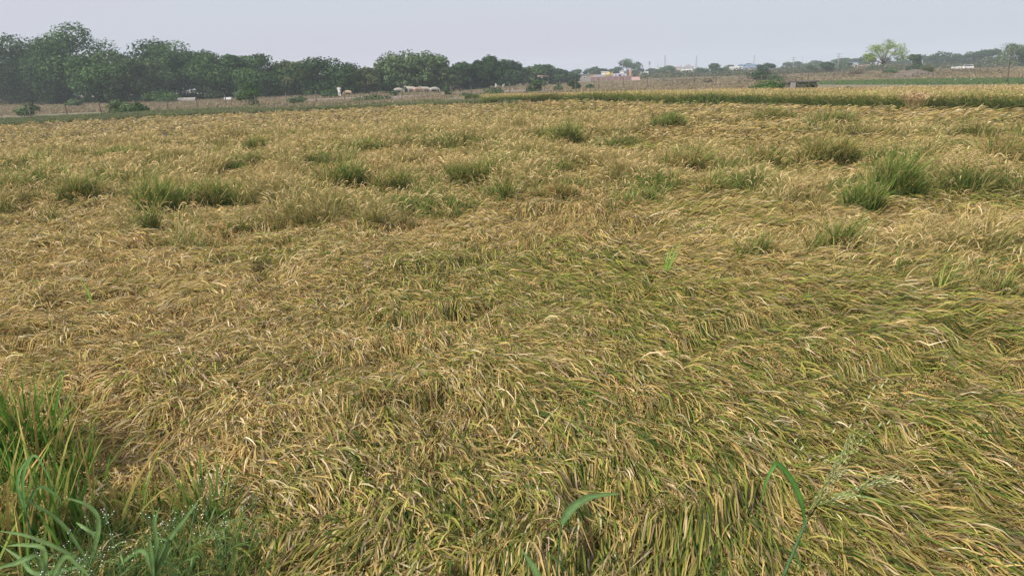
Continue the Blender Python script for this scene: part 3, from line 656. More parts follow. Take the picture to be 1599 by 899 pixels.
flower_weed(395, 905, 2.5, [(395, 775), (400, 765), (375, 790), (350, 815), (330, 835)], 'thin white flowered weed leaning over the flat rice')
flower_weed(120, 960, 2.0, [(60, 885), (95, 895), (125, 880), (150, 890)], 'low white flowered weed at the bottom edge')

# ------------------------------------------------------------ trees
def leaf_quads(P, nrm, size, col):
    n = len(P); nrm = nrm+rng.normal(0, .5, (n, 3)); nrm /= np.linalg.norm(nrm, axis=1)[:, None]
    s = np.cross(nrm, rng.normal(0, 1, (n, 3))); s /= np.linalg.norm(s, axis=1)[:, None]+1e-9; t = np.cross(nrm, s)
    L = size*rng.uniform(.6, 1.3, n)[:, None]; W = L*rng.uniform(.4, .7, (n, 1)); bend = nrm*L*.15
    V = np.stack([P-s*L*.5-bend, P-t*W*.5, P+s*L*.5-bend, P+t*W*.5], 1).reshape(-1, 3)
    return V, (np.arange(n)*4)[:, None]+np.arange(4)[None], np.repeat(col, 4, 0)
LG = dict(dark=[(.030, .074, .020), (.048, .10, .026), (.026, .06, .020)], mid=[(.045, .105, .028), (.070, .135, .035), (.040, .09, .028)], olive=[(.085, .11, .035), (.11, .135, .045), (.075, .095, .035)],
          light=[(.09, .15, .055), (.12, .18, .07), (.08, .125, .05)], lime=[(.24, .36, .06), (.32, .44, .09), (.19, .29, .05)], dry=[(.16, .13, .09), (.20, .17, .11), (.13, .12, .08)])
def tree(x, y, h, wd, kind, label, seed, nleaf=3200, leaf=.42, clear=.12, lobes=13, group=None, name='tree', cat='tree', bark='bark', trunk=True, flat=1.0, gap=0.0, squash=1.0):
    global rng
    keep = rng; rng = np.random.default_rng(seed)
    e = tag(empty(name, (x, y, 0), 0), label, cat, group)
    rx = wd/2; z0 = h*clear; ch = h-z0; cz = z0+ch/2
    LC = []; 
    for k in range(lobes):
        if k == 0: p = np.array([rng.uniform(-.2, .2)*rx, 0, h-ch*.16-(0 if trunk else ch*.15)])
        else:
            zz = rng.uniform(-.85, .85) if trunk else rng.uniform(-1, .2); rad = math.sqrt(max(0, 1-zz*zz*.85)); th = rng.uniform(0, 6.28); rr_ = rng.uniform(.35, .82)
            p = np.array([math.cos(th)*rx*rad*rr_, math.sin(th)*rx*rad*rr_*.9, cz+zz*ch*.42])
        LC.append((p, rx*(rng.uniform(.26, .42) if trunk else rng.uniform(.36, .55))))
    vol = np.array([r_**2 for _, r_ in LC]); cnt = (vol/vol.sum()*nleaf).astype(int)
    PP = []; NN = []; CC = []
    pal = np.array(LG[kind])
    for (p, r_), c in zip(LC, cnt):
        dv = rng.normal(0, 1, (c, 3)); dv /= np.linalg.norm(dv, axis=1)[:, None]
        rad = r_*(.45+.65*rng.random((c, 1))**.6)
        nz = fbm(dv[:, 0]*2.3+seed, dv[:, 1]*2.3+dv[:, 2]*1.7, seed, 2)[:, None]
        rad = rad*(.75+.6*nz)
        q = p+dv*rad*np.array([1.1, 1.1, min(.85, ch/wd)*squash])
        q[:, 2] = np.maximum(q[:, 2], z0*.6+.1)
        PP.append(q); NN.append(dv+np.array([0, 0, .5])); CC.append((pal[rng.integers(0, 3)]*.65+pal[rng.integers(0, 3, c)]*.35)*rng.uniform(.75, 1.25, (c, 1))*rng.uniform(.8, 1.3))
    V, Q, K = leaf_quads(np.concatenate(PP), np.concatenate(NN), leaf, np.concatenate(CC))
    mesh_obj('crown', V, Q, M['leaf'], e, K)
    if trunk:
        r0 = max(.05, h*.022); m = MB(); fork = max(z0*1.1, h*.28)
        bx = rng.uniform(-.04, .04)*h
        m.tube([(0, 0, -.05), (bx*.3, 0, fork*.4), (bx, 0, fork), (bx*1.3, .02*h, h*.6)], [r0*1.3, r0, r0*.8, r0*.35], 8)
        m.build('trunk', M[bark], e, True)
        m = MB()
        for p, r_ in LC[:9]:
            a = Vector((bx, 0, fork*rng.uniform(.75, 1.15))); b = Vector(p); mid = a.lerp(b, .5)+Vector((0, 0, .04*h))
            m.tube([a, mid, b], [r0*.5, r0*.3, r0*.1], 5)
        m.build('limb', M[bark], e, True)
    rng = keep
    return e
# the tree line, left to right: x in the photo, foot, top, width in photo pixels, kind, clear trunk, label
TL = [
 (-8, 166, 66, 66, 'olive', .1, 'olive green tree cut by the left edge of the picture'),
 (50, 165, 52, 84, 'dark', .12, 'dark fine leaved tree right of the olive tree at the left edge'),
 (90, 164, 62, 62, 'dark', .10, 'dark tree with gaps just left of the tallest tree'),
 (124, 163, 34, 80, 'mid', .10, 'tallest tree of the whole line with an uneven green top'),
 (170, 163, 78, 76, 'mid', .06, 'rounded green tree sloping down on the right of the tallest one'),
 (203, 162, 90, 50, 'light', .15, 'lighter low tree at the gap between the two tallest groups'),
 (234, 160, 92, 56, 'light', .2, 'light green low tree in front of the pale grey shed'),
 (246, 158, 60, 66, 'dark', .2, 'dark tree with a ragged top left in the second tall group'),
 (283, 157, 64, 64, 'mid', .2, 'tall dense tree in the middle of the second tall group'),
 (318, 156, 77, 50, 'dark', .15, 'dark tree directly behind the concrete pipes'),
 (347, 156, 79, 62, 'mid', .12, 'green tree behind the white tank'),
 (374, 155, 83, 40, 'dark', .1, 'dark narrow tree between the white tank and the roadside bush'),
 (417, 154, 82, 70, 'mid', .12, 'domed bright green tree behind the roadside bush'),
 (446, 153, 98, 36, 'dark', .08, 'low dark tree right of the domed bright tree'),
 (472, 152, 95, 50, 'olive', .15, 'olive tinted tree between the domed tree and the dark broad one'),
 (506, 151, 90, 66, 'dark', .06, 'broad dark tree with a smooth dome left of the person in white'),
 (540, 150, 98, 52, 'dark', .06, 'dark tree behind the person in white sloping down to the gap'),
 (568, 149, 106, 40, 'olive', .12, 'small feathery tree at the left of the gap in the line'),
 (604, 147, 96, 48, 'mid', .16, 'dark green tree at the left of the tall feathery trees'),
 (634, 146, 76, 58, 'light', .22, 'tall feathery light green tree with slim trunks right of the gap'),
 (668, 145, 78, 52, 'light', .22, 'second tall feathery tree touching the first on its right'),
 (692, 144, 106, 36, 'light', .1, 'low light tree closing the feathery group on the right'),
 (722, 142, 96, 44, 'dark', .1, 'dark bluish tree behind the black cow'),
 (744, 141, 103, 36, 'dark', .1, 'low dark tree right of the black cow'),
 (764, 140, 87, 36, 'dark', .3, 'tree with a thin open top standing above its neighbours'),
 (794, 137, 94, 44, 'dark', .12, 'dark dense tree left of the parked white car'),
 (818, 136, 104, 34, 'light', .12, 'lighter green tree above the parked white car'),
 (842, 134, 101, 42, 'dark', .1, 'dark bluish tree above the orange awning'),
 (866, 132, 108, 36, 'dark', .08, 'low bluish tree right of the orange awning'),
 (888, 131, 111, 30, 'dark', .08, 'low bluish tree at the left of the grey hut'),
]
sd_n = 100
for (px, by, ty, wp, kd, cl, lab) in TL:
    sd_n += 1; x, y = at(px, by); h = hgt(px, ty, y); d = math.hypot(x, y); wd = wp*d/F
    tree(x, y, h*.98, wd*1.3, kd, lab, sd_n, nleaf=int(4200+wd*h*34), leaf=.34+.0012*d, clear=cl*.35, lobes=24 if wp > 50 else 18, group='trees of the long line left of the buildings')
# second row seen through the gaps
for k, (px, by) in enumerate([(20, 158), (75, 157), (150, 156), (212, 153), (270, 151), (330, 149), (395, 148), (440, 147.5), (490, 146.5), (530, 145.5), (620, 141.5), (655, 140.5), (735, 137), (780, 134.5), (830, 132)]):
    x, y = at(px, by); d = math.hypot(x, y); h = (np.interp(px, [20, 400, 800], [64, 50, 30]))*d/F*.8
    tree(x, y, h, h*1.25, 'dark', 'dark tree in the second row, glimpsed through the front trees', 300+k, nleaf=2200, leaf=.6, clear=.03, lobes=10, group='second row of trees behind the front line')
# undergrowth at the foot of the line
for k in range(44):
    px = -10+k*20.5+rng.uniform(-6, 6); by = np.interp(px, [0, 200, 400, 640, 900], [163.5, 160, 153, 143.5, 130])+rng.uniform(-.6, .4); x, y = at(px, by); d = math.hypot(x, y)
    tree(x, y, rng.uniform(9, 15)*d/F*(1-px/2400), rng.uniform(20, 34)*d/F, ['dark', 'mid', 'dark'][k % 3], 'low dark bush of the undergrowth at the foot of the tree line', 900+k, nleaf=750, leaf=.42, clear=0, lobes=7, name='bush', cat='bush', trunk=False, group='undergrowth bushes at the foot of the tree line')
SH = [(12, 163, 12, 40, 'dry', 'dry brown shrub under the olive tree at the left edge'), (45, 181, 18, 22, 'light', 'small grey green bush in the bare ground at the far left'),
      (190, 179, 22, 42, 'light', 'pale green bush standing before the line at the left'), (218, 177, 16, 22, 'mid', 'small bush touching the pale green bush on its right'),
      (118, 168, 12, 18, 'light', 'small light bush below the tallest tree'), (255, 161, 18, 44, 'mid', 'low green shrub below the pale grey shed'),
      (392, 166, 38, 30, 'mid', 'dark green roadside bush standing alone before the domed tree'), (378, 158, 16, 24, 'light', 'small bush left behind the roadside bush'),
      (465, 163, 12, 30, 'light', 'low bush by the fence in the left middle'), (515, 153, 12, 22, 'mid', 'small green bush under the broad dark tree'),
      (580, 160, 12, 50, 'light', 'wide low weeds by the fence below the gap'), (614, 150, 9, 10, 'mid', 'tiny bush beside the white cow'),
      (700, 150, 15, 13, 'mid', 'bush by the fence left of the black cow'), (727, 151, 6, 18, 'light', 'low bush right below the black cow'), (768, 149, 12, 40, 'light', 'low weeds at the left end of the green bund'),
      (842, 144, 22, 18, 'mid', 'round green bush before the orange awning'), (829, 145, 12, 12, 'mid', 'small bush left of the round green bush'), (872, 143, 14, 14, 'light', 'light green small bush left of the bushy round one by the hut'),
      (898, 141, 18, 16, 'dark', 'dark rounded bush before the grey hut'), (922, 140, 9, 12, 'light', 'small green bush right of the dark rounded bush'),
      (1190, 127, 18, 34, 'dark', 'grey green thorny bush behind the fence'), (1208, 127, 10, 20, 'light', 'pale bush at the right of the thorny bush'), (1180, 147, 12, 30, 'light', 'feathery green weeds left of the overgrown bush'),
      (1325, 147, 10, 16, 'mid', 'small green weeds right of the stone culvert'), (1348, 147, 9, 16, 'mid', 'second small weed cluster right of the stone culvert'),
      (1445, 119, 14, 20, 'olive', 'olive shrub on the earth mound'), (1105, 131, 8, 14, 'dry', 'dry shrub on the plain behind the fence'), (1392, 116, 8, 16, 'mid', 'dark shrub right of the lone lime tree trunk'), (1338, 118, 12, 26, 'dry', 'dry brown shrub left of the lone lime tree')]
for k, (px, by, hp, wp, kd, lab) in enumerate(SH):
    x, y = at(px, by); d = math.hypot(x, y)
    tree(x, y, hp*d/F*1.05, wp*d/F*1.1, kd, lab, 500+k, nleaf=900, leaf=.12+.0016*d, clear=.02, lobes=9, name='bush', cat='bush', trunk=False, squash=.9)
# overgrown bush beside the culvert
x, y = at(1214, 150); d = math.hypot(x, y)
e = tree(x, y, 27*d/F, 56*d/F, 'mid', 'large dark green bush growing over the left side of the stone culvert', 560, nleaf=2600, leaf=.16, clear=.02, lobes=14, name='bush', cat='bush', trunk=False)
# far trees: x, distance, top, width, kind, label
FT = [(905, 300, 108, 24, 'dark', 'dark far tree behind the grey hut'), (926, 305, 105, 26, 'dark', 'rounded far tree behind the white tank tower'), (946, 315, 107, 26, 'dark', 'far tree above the yellow gateway'),
      (964, 320, 105, 26, 'dark', 'far tree left of the tall dark one behind the lilac house'), (981, 330, 93, 32, 'mid', 'tall dark far tree above the lilac house'), (998, 335, 107, 20, 'dark', 'low far tree right of the orange pillar'),
      (1018, 380, 107, 24, 'dark', 'hazy far tree below the first thin mast'), (1034, 330, 108, 20, 'dark', 'hazy far tree left of the twin masts tree'), (1044, 340, 103, 26, 'mid', 'hazy far tree at the foot of the tallest mast'),
      (1060, 330, 112, 24, 'dark', 'low hazy tree below the dark roofed house'), (1092, 300, 106, 22, 'dark', 'hazy tree right of the white house'), (1114, 290, 99, 34, 'dark', 'rounded dark far tree between the white house and the blue roofs'),
      (1142, 420, 101, 22, 'dark', 'hazy far tree left of the blue building'), (1198, 230, 99, 24, 'dark', 'solitary dark square crowned tree right of the orange awning'), (1226, 430, 98, 26, 'dark', 'pale hazy tree above the plain, first right of the square crowned tree'),
      (1246, 440, 96, 26, 'dark', 'pale hazy tree, second right of the square crowned tree'), (1270, 440, 95, 28, 'dark', 'pale hazy domed tree right of the slender pole'), (1266, 250, 103, 14, 'dark', 'small dark bush like tree on the plain left of the dark twin crown'),
      (1290, 240, 97, 18, 'dark', 'dark compact tree left of the tall utility pole'), (1300, 450, 93, 24, 'dark', 'hazy tree behind the tall utility pole'), (1322, 400, 90, 26, 'dark', 'hazy tree right of the tall utility pole'),
      (1318, 300, 98, 22, 'dark', 'low hazy tree under the utility pole'), (1356, 380, 85, 24, 'dark', 'hazy tree behind the blue roofed house'), (1424, 220, 85, 20, 'dark', 'dark compact tree right of the lone lime tree'),
      (1442, 420, 87, 20, 'dark', 'far hazy tree, first right of the dark compact tree'), (1466, 350, 82, 34, 'dark', 'far hazy broad dome, second right of the dark compact tree'), (1492, 360, 84, 26, 'dark', 'far hazy tree, third right of the dark compact tree'),
      (1512, 350, 82, 22, 'dark', 'far hazy peaked tree, fourth right of the dark compact tree'), (1530, 350, 79, 26, 'dark', 'far hazy tree, fifth right of the dark compact tree'), (1549, 340, 78, 22, 'dark', 'far hazy tree left of the thin near tree'),
      (1578, 330, 68, 32, 'light', 'tall pale hazy tree behind the thin near tree'), (1600, 260, 76, 26, 'dark', 'darker tree cut by the right edge'), (1632, 300, 74, 40, 'dark', 'hazy tree just outside the right edge'), (1405, 420, 88, 26, 'dark', 'hazy tree behind the crown of the lone lime tree'), (1380, 430, 90, 24, 'dark', 'hazy tree behind the trunk of the lone lime tree'),
      (1335, 430, 92, 22, 'dark', 'hazy tree left of the blue roofed house'), (1168, 440, 99, 24, 'dark', 'hazy tree behind the blue building'), (1073, 430, 103, 26, 'dark', 'hazy tree behind the white house')]
for k, (px, d, ty, wp, kd, lab) in enumerate(FT):
    u = (px-PW/2)/F; y = d/math.hypot(1, u); x = pt(px, 110, y)[0]; h = hgt(px, ty, y)
    tree(x, y, h, wp*d/F*1.15, kd, lab, 700+k, nleaf=1300, leaf=.45+.001*d, clear=.03, lobes=10, group='hazy trees along the far skyline')
# low scrub belt far away as ground cover
u = rng.uniform(.08, .95, 5000); d = rng.uniform(220, 420, 5000); k = fbm(u*30, d*.03, 130, 2) > .4; u, d = u[k], d[k]; n = len(u)
ii = np.repeat(np.arange(n), 26); P = np.stack([u[ii]*d[ii], d[ii], 0*u[ii]], 1)+rng.normal(0, 1, (len(ii), 3))*np.array([1.6, 1.6, 0]); P[:, 2] = np.abs(rng.normal(0, .8, len(ii)))*(.5+fbm(P[:, 0]*.1, P[:, 1]*.1, 8))+.1
V, Q, K = leaf_quads(P, np.tile([0, 0, 1.0], (len(P), 1)), .75, pick(LG['dry']+LG['dark']+LG['olive'], [1, 1, 1, .8, .8, .8, 1, 1, 1], len(P)))
tag(mesh_obj('scrub', V, Q, M['leaf'], col=K), kind='stuff', label='low hazy scrub along the far side of the plain', cat='scrub')
u = rng.uniform(.2, .9, 900); d = rng.uniform(100, 200, 900); k = fbm(u*40, d*.06, 133, 2) > .55; u, d = u[k], d[k]; n = len(u)
ii = np.repeat(np.arange(n), 30); P = np.stack([u[ii]*d[ii], d[ii], 0*u[ii]], 1)+rng.normal(0, 1, (len(ii), 3))*np.array([.9, .7, 0]); P[:, 2] = np.abs(rng.normal(0, .35, len(ii)))+.05
V, Q, K = leaf_quads(P, np.tile([0, 0, 1.0], (len(P), 1)), .32, pick(LG['dry']+LG['olive'], [1.5, 1, 1, .3, .3, .3], len(P)))
tag(mesh_obj('dry_scrub', V, Q, M['leaf'], col=K), kind='stuff', label='brown thorny scrub on the plain before the lone tree', cat='scrub')

# lone lime-green umbrella tree
x, y = at(1378, 118); top = hgt(1378, 66, y); d = math.hypot(x, y); W_ = 52*d/F
e = tag(empty('umbrella_tree', (x, y, 0)), 'lone lime green umbrella shaped tree with bare dark limbs on the right', 'tree')
m = MB(); m.tube([(0, 0, -.1), (.05, 0, top*.15), (-.05, 0, top*.36)], [.2, .15, .13], 9); m.build('trunk', M['bark'], e, True)
m = MB(); PP = []; r_ = np.random.default_rng(77)
for k in range(15):
    th = k*2.4; rr_ = W_*.5*math.sqrt((k+.6)/15); tip = Vector((math.cos(th)*rr_, math.sin(th)*rr_*.9, top*(.99-.50*(rr_/(W_*.5))**2)+r_.uniform(-.25, .1)))
    a = Vector((-.05, 0, top*(.33+.02*(k % 3)))); mid = a.lerp(tip, .5)+Vector((0, 0, -.1+.3*(rr_/W_)))
    m.tube([a, mid, tip], [.075, .045, .015], 5)
    for j in range(7):
        q = tip+Vector((r_.normal(0, W_*.075), r_.normal(0, W_*.075), r_.normal(0, .22))); b_ = mid.lerp(tip, r_.uniform(.2, .9)); m.tube([b_, b_.lerp(q, .5)+Vector((0, 0, .08)), q], [.02, .014, .006], 4, False)
        c = r_.normal(0, 1, (40, 3))*np.array([.40, .40, .17])+np.array(q); PP.append(c)
m.build('limb', M['bark'], e, True)
P = np.concatenate(PP); V, Q, K = leaf_quads(P, np.tile([0, 0, 1.2], (len(P), 1)), .25, pick(LG['lime'], [1, 1, 1], len(P))); mesh_obj('crown', V, Q, M['leaf'], e, K)
# thin young tree near the right edge
x, y = at(1572, 131); top = hgt(1572, 70, y)
e = tag(empty('young_tree', (x, y, 0)), 'thin young tree with a sparse crown near the right edge', 'tree')
m = MB(); m.tube([(0, 0, 0), (.02, 0, .8), (.0, 0, top*.5), (-.03, 0, top*.9)], [.07, .055, .045, .015], 7); m.build('trunk', M['bark'], e, True)
m = MB(); PP = []
for k in range(14):
    z = top*(.42+.5*k/14); th = k*2.1; tip = Vector((math.cos(th)*.75, math.sin(th)*.6, z+.35)); m.tube([(0, 0, z-.1), Vector((0, 0, z)).lerp(tip, .6), tip], [.022, .014, .006], 4, False)
    PP.append(r_.normal(0, 1, (60, 3))*np.array([.26, .26, .13])+np.array(tip))
m.build('limb', M['bark'], e, True)
P = np.concatenate(PP); V, Q, K = leaf_quads(P, np.tile([0, 0, 1.0], (len(P), 1)), .085, pick(LG['light'], [1, 1, 1], len(P))); mesh_obj('crown', V, Q, M['leaf'], e, K)

# ------------------------------------------------------------ wire fence
fl_ = [at(a_, b_) for a_, b_ in [(-160, 197), (0, 190), (150, 180.5), (366, 168), (520, 161), (636, 156.5), (688, 154), (796, 148), (900, 142), (1056, 137), (1171, 135), (1300, 133.5), (1457, 133), (1545, 132), (1700, 130)]]
def fence(pts, label, x0, x1, hpost):
    e = None; cum = [0]
    for i in range(len(pts)-1): cum.append(cum[-1]+math.dist(pts[i], pts[i+1]))
    L = cum[-1]; n = int(L/3.0); P = []
    for k in range(n+1):
        s = k*L/n; P.append((np.interp(s, cum, [p[0] for p in pts]), np.interp(s, cum, [p[1] for p in pts])))
    o0 = P[0]; e = tag(empty('wire_fence', (o0[0], o0[1], 0)), label, 'fence'); tops = []
    for k, (x, y) in enumerate(P):
        hh = hpost*rng.uniform(.88, 1.1); lx, ly = rng.normal(0, .05, 2); m = MB()
        m.tube([(x-o0[0], y-o0[1], -.05), (x-o0[0]+lx*.5, y-o0[1]+ly*.5, hh*.5), (x-o0[0]+lx, y-o0[1]+ly, hh)], [.06, .055, .05], 6); m.build('post', M['wood'], e)
        tops.append((x-o0[0], y-o0[1], lx, ly))
    for f in (.35, .62, .9):
        m = MB(); pl = []
        for i, (x, y, lx, ly) in enumerate(tops):
            pl.append((x+lx*f, y+ly*f, hpost*f*.9))
            if i < len(tops)-1: pl.append(((x+tops[i+1][0])/2, (y+tops[i+1][1])/2, hpost*f*.9-.04))
        m.tube(pl, .006, 4); m.build('wire', M['steel'], e)
fence(fl_[:8], 'long wire fence on thin dark posts along the left side of the field', 0, 0, 1.2)
fence(fl_[7:12], 'wire fence on taller posts running behind the second rice plot', 0, 0, 1.45)
# single stakes on the right
for (px, by, ty, lab) in [(1457, 133, 113, 'dark leaning stake standing before the green crop strip'), (1545, 130, 120, 'short pale stake by the green crop near the right edge')]:
    x, y = at(px, by); h = hgt(px, ty, y); MB().tube([(0, 0, 0), (-.05, 0, h*.5), (-.18, 0, h)], [.05, .045, .035], 6)
    o = MB().tube([(0, 0, 0), (-.05, 0, h*.5), (-.16, 0, h)], [.06, .05, .04], 7).build('stake', M['wood']); o.location = (x, y, 0); tag(o, lab, 'stake')

# ------------------------------------------------------------ stone culvert in the second plot
x, y = at(1256, 151); d = math.hypot(x, y); s = d/F
e = tag(empty('culvert', (x, y, 0)), 'old dark stone culvert block with a round opening and a pale pillar', 'culvert')
hgt_c = 19*s; wl, wr = -22*s, 18*s
m = MB(); cx, cz, cr = 8*s, hgt_c*.50, hgt_c*.36; ns = 20
b = len(m.v)
for Yy in (0, .9):
    for k in range(ns):
        t = 2*math.pi*k/ns; m.v.append((cx+cr*math.cos(t), Yy, cz+cr*math.sin(t)))
    for k in range(ns):
        t = 2*math.pi*k/ns; c_, s_ = math.cos(t), math.sin(t); q = max(abs(c_), abs(s_)); X = cx+(wr-cx if c_ > 0 else cx-wl)*c_/q; Zz = (cz+(hgt_c-cz if s_ > 0 else cz)*s_/q); m.v.append((X, Yy, Zz))
for k in range(ns):
    k2 = (k+1) % ns
    m.f.append([k, k2, ns+k2, ns+k]); m.f.append([2*ns+k, 3*ns+k, 3*ns+k2, 2*ns+k2]); m.f.append([k, 2*ns+k, 2*ns+k2, k2]); m.f.append([ns+k, ns+k2, 3*ns+k2, 3*ns+k])
m.build('headwall', M['darkstone'], e)
MB().box(-21*s, -14*s, -.12, -.005, 0, hgt_c*1.03).build('pillar', M['concrete'], e, bevel=.02)
MB().box(wl-.05, wr+.06, -.08, .98, hgt_c+.003, hgt_c+.12).build('coping', M['darkstone'], e, bevel=.02)
MB().box(cx-cr*1.1, cx+cr*1.1, .91, .95, 0, hgt_c*.95).build('back_plate', M['darkstone'], e)
n = 420; P = np.stack([rng.uniform(wl, wr, n), rng.uniform(-.2, .0, n)-.1, rng.uniform(0, 1, n)**1.6*hgt_c], 1); k = (np.hypot(P[:, 0]-cx, P[:, 2]-cz) > cr*.8) & (P[:, 0] > -12*s); V, Q, K = leaf_quads(P[k], np.tile([0, -1.0, .3], (k.sum(), 1)), .13, pick(LG['mid'], [1, 1, 1], k.sum())); mesh_obj('ivy', V, Q, M['leaf'], e, K)

# ------------------------------------------------------------ earth mound on the right
x, y = at(1428, 121.5, 0); m = MB(); nx, ny = 26, 8
for j in range(ny+1):
    for i in range(nx+1):
        X = (i/nx-.5)*13; Yy = (j/ny-.5)*6; hh = 1.05*math.exp(-(X/3.6)**2*1.1)*max(0, 1-(Yy/3)**2)*(.8+.5*float(fbm(np.array([X*.8+3]), np.array([Yy*.8]), 5)[0]))-.03
        m.v.append((X, Yy, hh))
for j in range(ny):
    for i in range(nx): a_ = j*(nx+1)+i; m.f.append([a_, a_+1, a_+nx+2, a_+nx+1])
o = m.build('earth_mound', mat_noise('dark_earth', (.10, .085, .07), (.18, .15, .12), 2, .95, .4), smooth=True); o.location = (x, y, 0); tag(o, kind='structure')

# ------------------------------------------------------------ cattle and the person
def cow_proto(name, label, loc, rz, hide, size=1.0, graze=False, group='cattle grazing before the tree line'):
    bm_v = [(0, 0, 1.05), (.45, 0, 1.08), (.8, 0, 1.12), (-.4, 0, 1.05), (-.75, 0, 1.1)]
    E = [(0, 1), (1, 2), (0, 3), (3, 4)]; Rr = [(.30, .36), (.28, .34), (.22, .28), (.30, .34), (.22, .26)]
    def add(p, par, r): bm_v.append(p); E.append((par, len(bm_v)-1)); Rr.append(r); return len(bm_v)-1
    if graze: n1 = add((1.1, 0, .95), 2, (.13, .18)); n2 = add((1.3, 0, .6), n1, (.11, .13)); n3 = add((1.38, 0, .38), n2, (.11, .12)); n4 = add((1.42, 0, .16), n3, (.065, .07))
    else: n1 = add((1.08, 0, 1.3), 2, (.13, .18)); n2 = add((1.28, 0, 1.5), n1, (.11, .13)); n3 = add((1.45, 0, 1.45), n2, (.11, .12)); n4 = add((1.72, 0, 1.32), n3, (.06, .07))
    for s in (-1, 1):
        a = add((.68, s*.14, .82), 2, (.11, .12)); b = add((.70, s*.15, .48), a, (.06, .06)); c = add((.68, s*.15, .1), b, (.045, .045)); add((.72, s*.15, .02), c, (.055, .05))
        a = add((-.70, s*.15, .80), 4, (.13, .15)); b = add((-.62, s*.15, .62), a, (.09, .09)); c = add((-.80, s*.15, .42), b, (.055, .05)); f_ = add((-.76, s*.15, .1), c, (.045, .045)); add((-.72, s*.15, .02), f_, (.055, .05))
        add((n3 and bm_v[n3][0]-.06, s*.2, bm_v[n3][2]+.05), n3, (.03, .045))
    t1 = add((-.95, 0, 1.1), 4, (.035, .035)); t2 = add((-1.0, 0, .7), t1, (.02, .02)); add((-.98, 0, .4), t2, (.035, .035))
    me = bpy.data.meshes.new('body'); me.from_pydata(bm_v, E, []); me.update(); me.materials.append(hide)
    o = bpy.data.objects.new(name, None); C.objects.link(o); o.location = loc; o.rotation_euler = (0, 0, rz); o.scale = (size,)*3
    b = bpy.data.objects.new('body', me); C.objects.link(b); b.parent = o
    md = b.modifiers.new('skin', 'SKIN'); sl = me.skin_vertices[0].data
    for i, r in enumerate(Rr): sl[i].radius = r
    sl[0].use_root = True
    sb = b.modifiers.new('sub', 'SUBSURF'); sb.levels = 1; sb.render_levels = 1; o.scale = (size*.74,)*3
    h = bm_v[n3]
    for s in (-1, 1): MB().tube([(h[0]-.05, s*.08, h[2]+.1), (h[0]-.05, s*.2, h[2]+.22), (h[0]+.02, s*.2, h[2]+.36)], [.025, .02, .006], 5).build('horn', M['horn'], o, True)
    return tag(o, label, 'cow', group)
COW = [(544, 150.5, R(170), 'hide_tan', .9, True, 'tan cow grazing right of the person in white'), (622, 147.5, R(5), 'hide_white', 1.0, True, 'white cow grazing alone left of the tan and white pair'),
       (644, 146.5, R(172), 'hide_white', 1.1, False, 'large white cow standing in the middle of the herd'), (652, 146.6, R(20), 'hide_tan', 1.0, True, 'tan cow overlapping the large white one'),
       (666, 146, R(185), 'hide_white', 1.0, False, 'white cow right of the tan overlapping cow'), (678, 146, R(8), 'hide_white', .95, True, 'white cow grazing nearest the right of the herd'),
       (713, 145, R(200), 'hide_black', 1.05, True, 'black cow standing apart with its head down'), (775, 141.5, R(95), 'hide_white', .95, False, 'white cow seen end on right of the black one'),
       (786, 141, R(80), 'hide_white', .85, False, 'smaller white cow, rightmost of the herd'), (660, 145.2, R(180), 'hide_tan', .9, True, 'tan cow between the two white ones, half hidden')]
for px, by, rz, hd, sz, gz, lab in COW:
    x, y = at(px, by); cow_proto('cow', lab, (x, y, 0), rz, M[hd], sz, gz)
# person in white
x, y = at(530.5, 152.5)
pv = [(0, 0, .95), (0, 0, 1.2), (0, 0, 1.42), (0, 0, 1.52), (0, 0, 1.64), (0, 0, 1.73), (.09, 0, .85), (.11, -.02, .48), (.11, 0, .08), (.11, -.1, .03), (-.09, 0, .85), (-.1, .04, .48), (-.12, .1, .08), (-.12, .0, .03), (.2, 0, 1.4), (.25, .02, 1.12), (.25, -.06, .88), (.25, -.08, .8), (-.2, 0, 1.4), (-.26, .03, 1.12), (-.24, -.06, .88), (-.24, -.08, .8)]
pe = [(0, 1), (1, 2), (2, 3), (3, 4), (4, 5), (0, 6), (6, 7), (7, 8), (8, 9), (0, 10), (10, 11), (11, 12), (12, 13), (2, 14), (14, 15), (15, 16), (16, 17), (2, 18), (18, 19), (19, 20), (20, 21)]
pr = [.15, .14, .15, .055, .09, .075, .09, .06, .04, .035, .09, .06, .04, .035, .06, .045, .03, .035, .06, .045, .03, .035]
def skinned(name, v, e_, r, mat, parent):
    me = bpy.data.meshes.new(name); me.from_pydata(v, e_, []); me.update(); me.materials.append(mat); b = bpy.data.objects.new(name, me); C.objects.link(b); b.parent = parent
    b.modifiers.new('skin', 'SKIN'); sl = me.skin_vertices[0].data
    for i, q in enumerate(r): sl[i].radius = (q, q*.8)
    sl[0].use_root = True; sb = b.modifiers.new('sub', 'SUBSURF'); sb.levels = 1; sb.render_levels = 1; return b
pe_ = tag(empty('person', (x, y, 0), R(200)), 'person in a white shirt and loose white trousers standing among the cattle', 'person')
skinned('body', pv, pe, pr, M['skin'], pe_)
skinned('shirt', pv[:3]+[pv[14], pv[15], pv[18], pv[19], (0, 0, .8)], [(0, 1), (1, 2), (2, 3), (3, 4), (2, 5), (5, 6), (0, 7)], [.19, .18, .18, .08, .065, .08, .065, .18], M['white'], pe_)
skinned('trousers', [(0, 0, .92), (.09, 0, .8), (.11, -.02, .48), (.11, 0, .12), (-.09, 0, .8), (-.1, .04, .48), (-.12, .1, .12)], [(0, 1), (1, 2), (2, 3), (0, 4), (4, 5), (5, 6)], [.17, .11, .085, .08, .11, .085, .08], M['white'], pe_)
skinned('hair', [(0, .02, 1.70), (0, .03, 1.77), (0, .07, 1.66)], [(0, 1), (0, 2)], [.085, .06, .06], M['hide_black'], pe_)

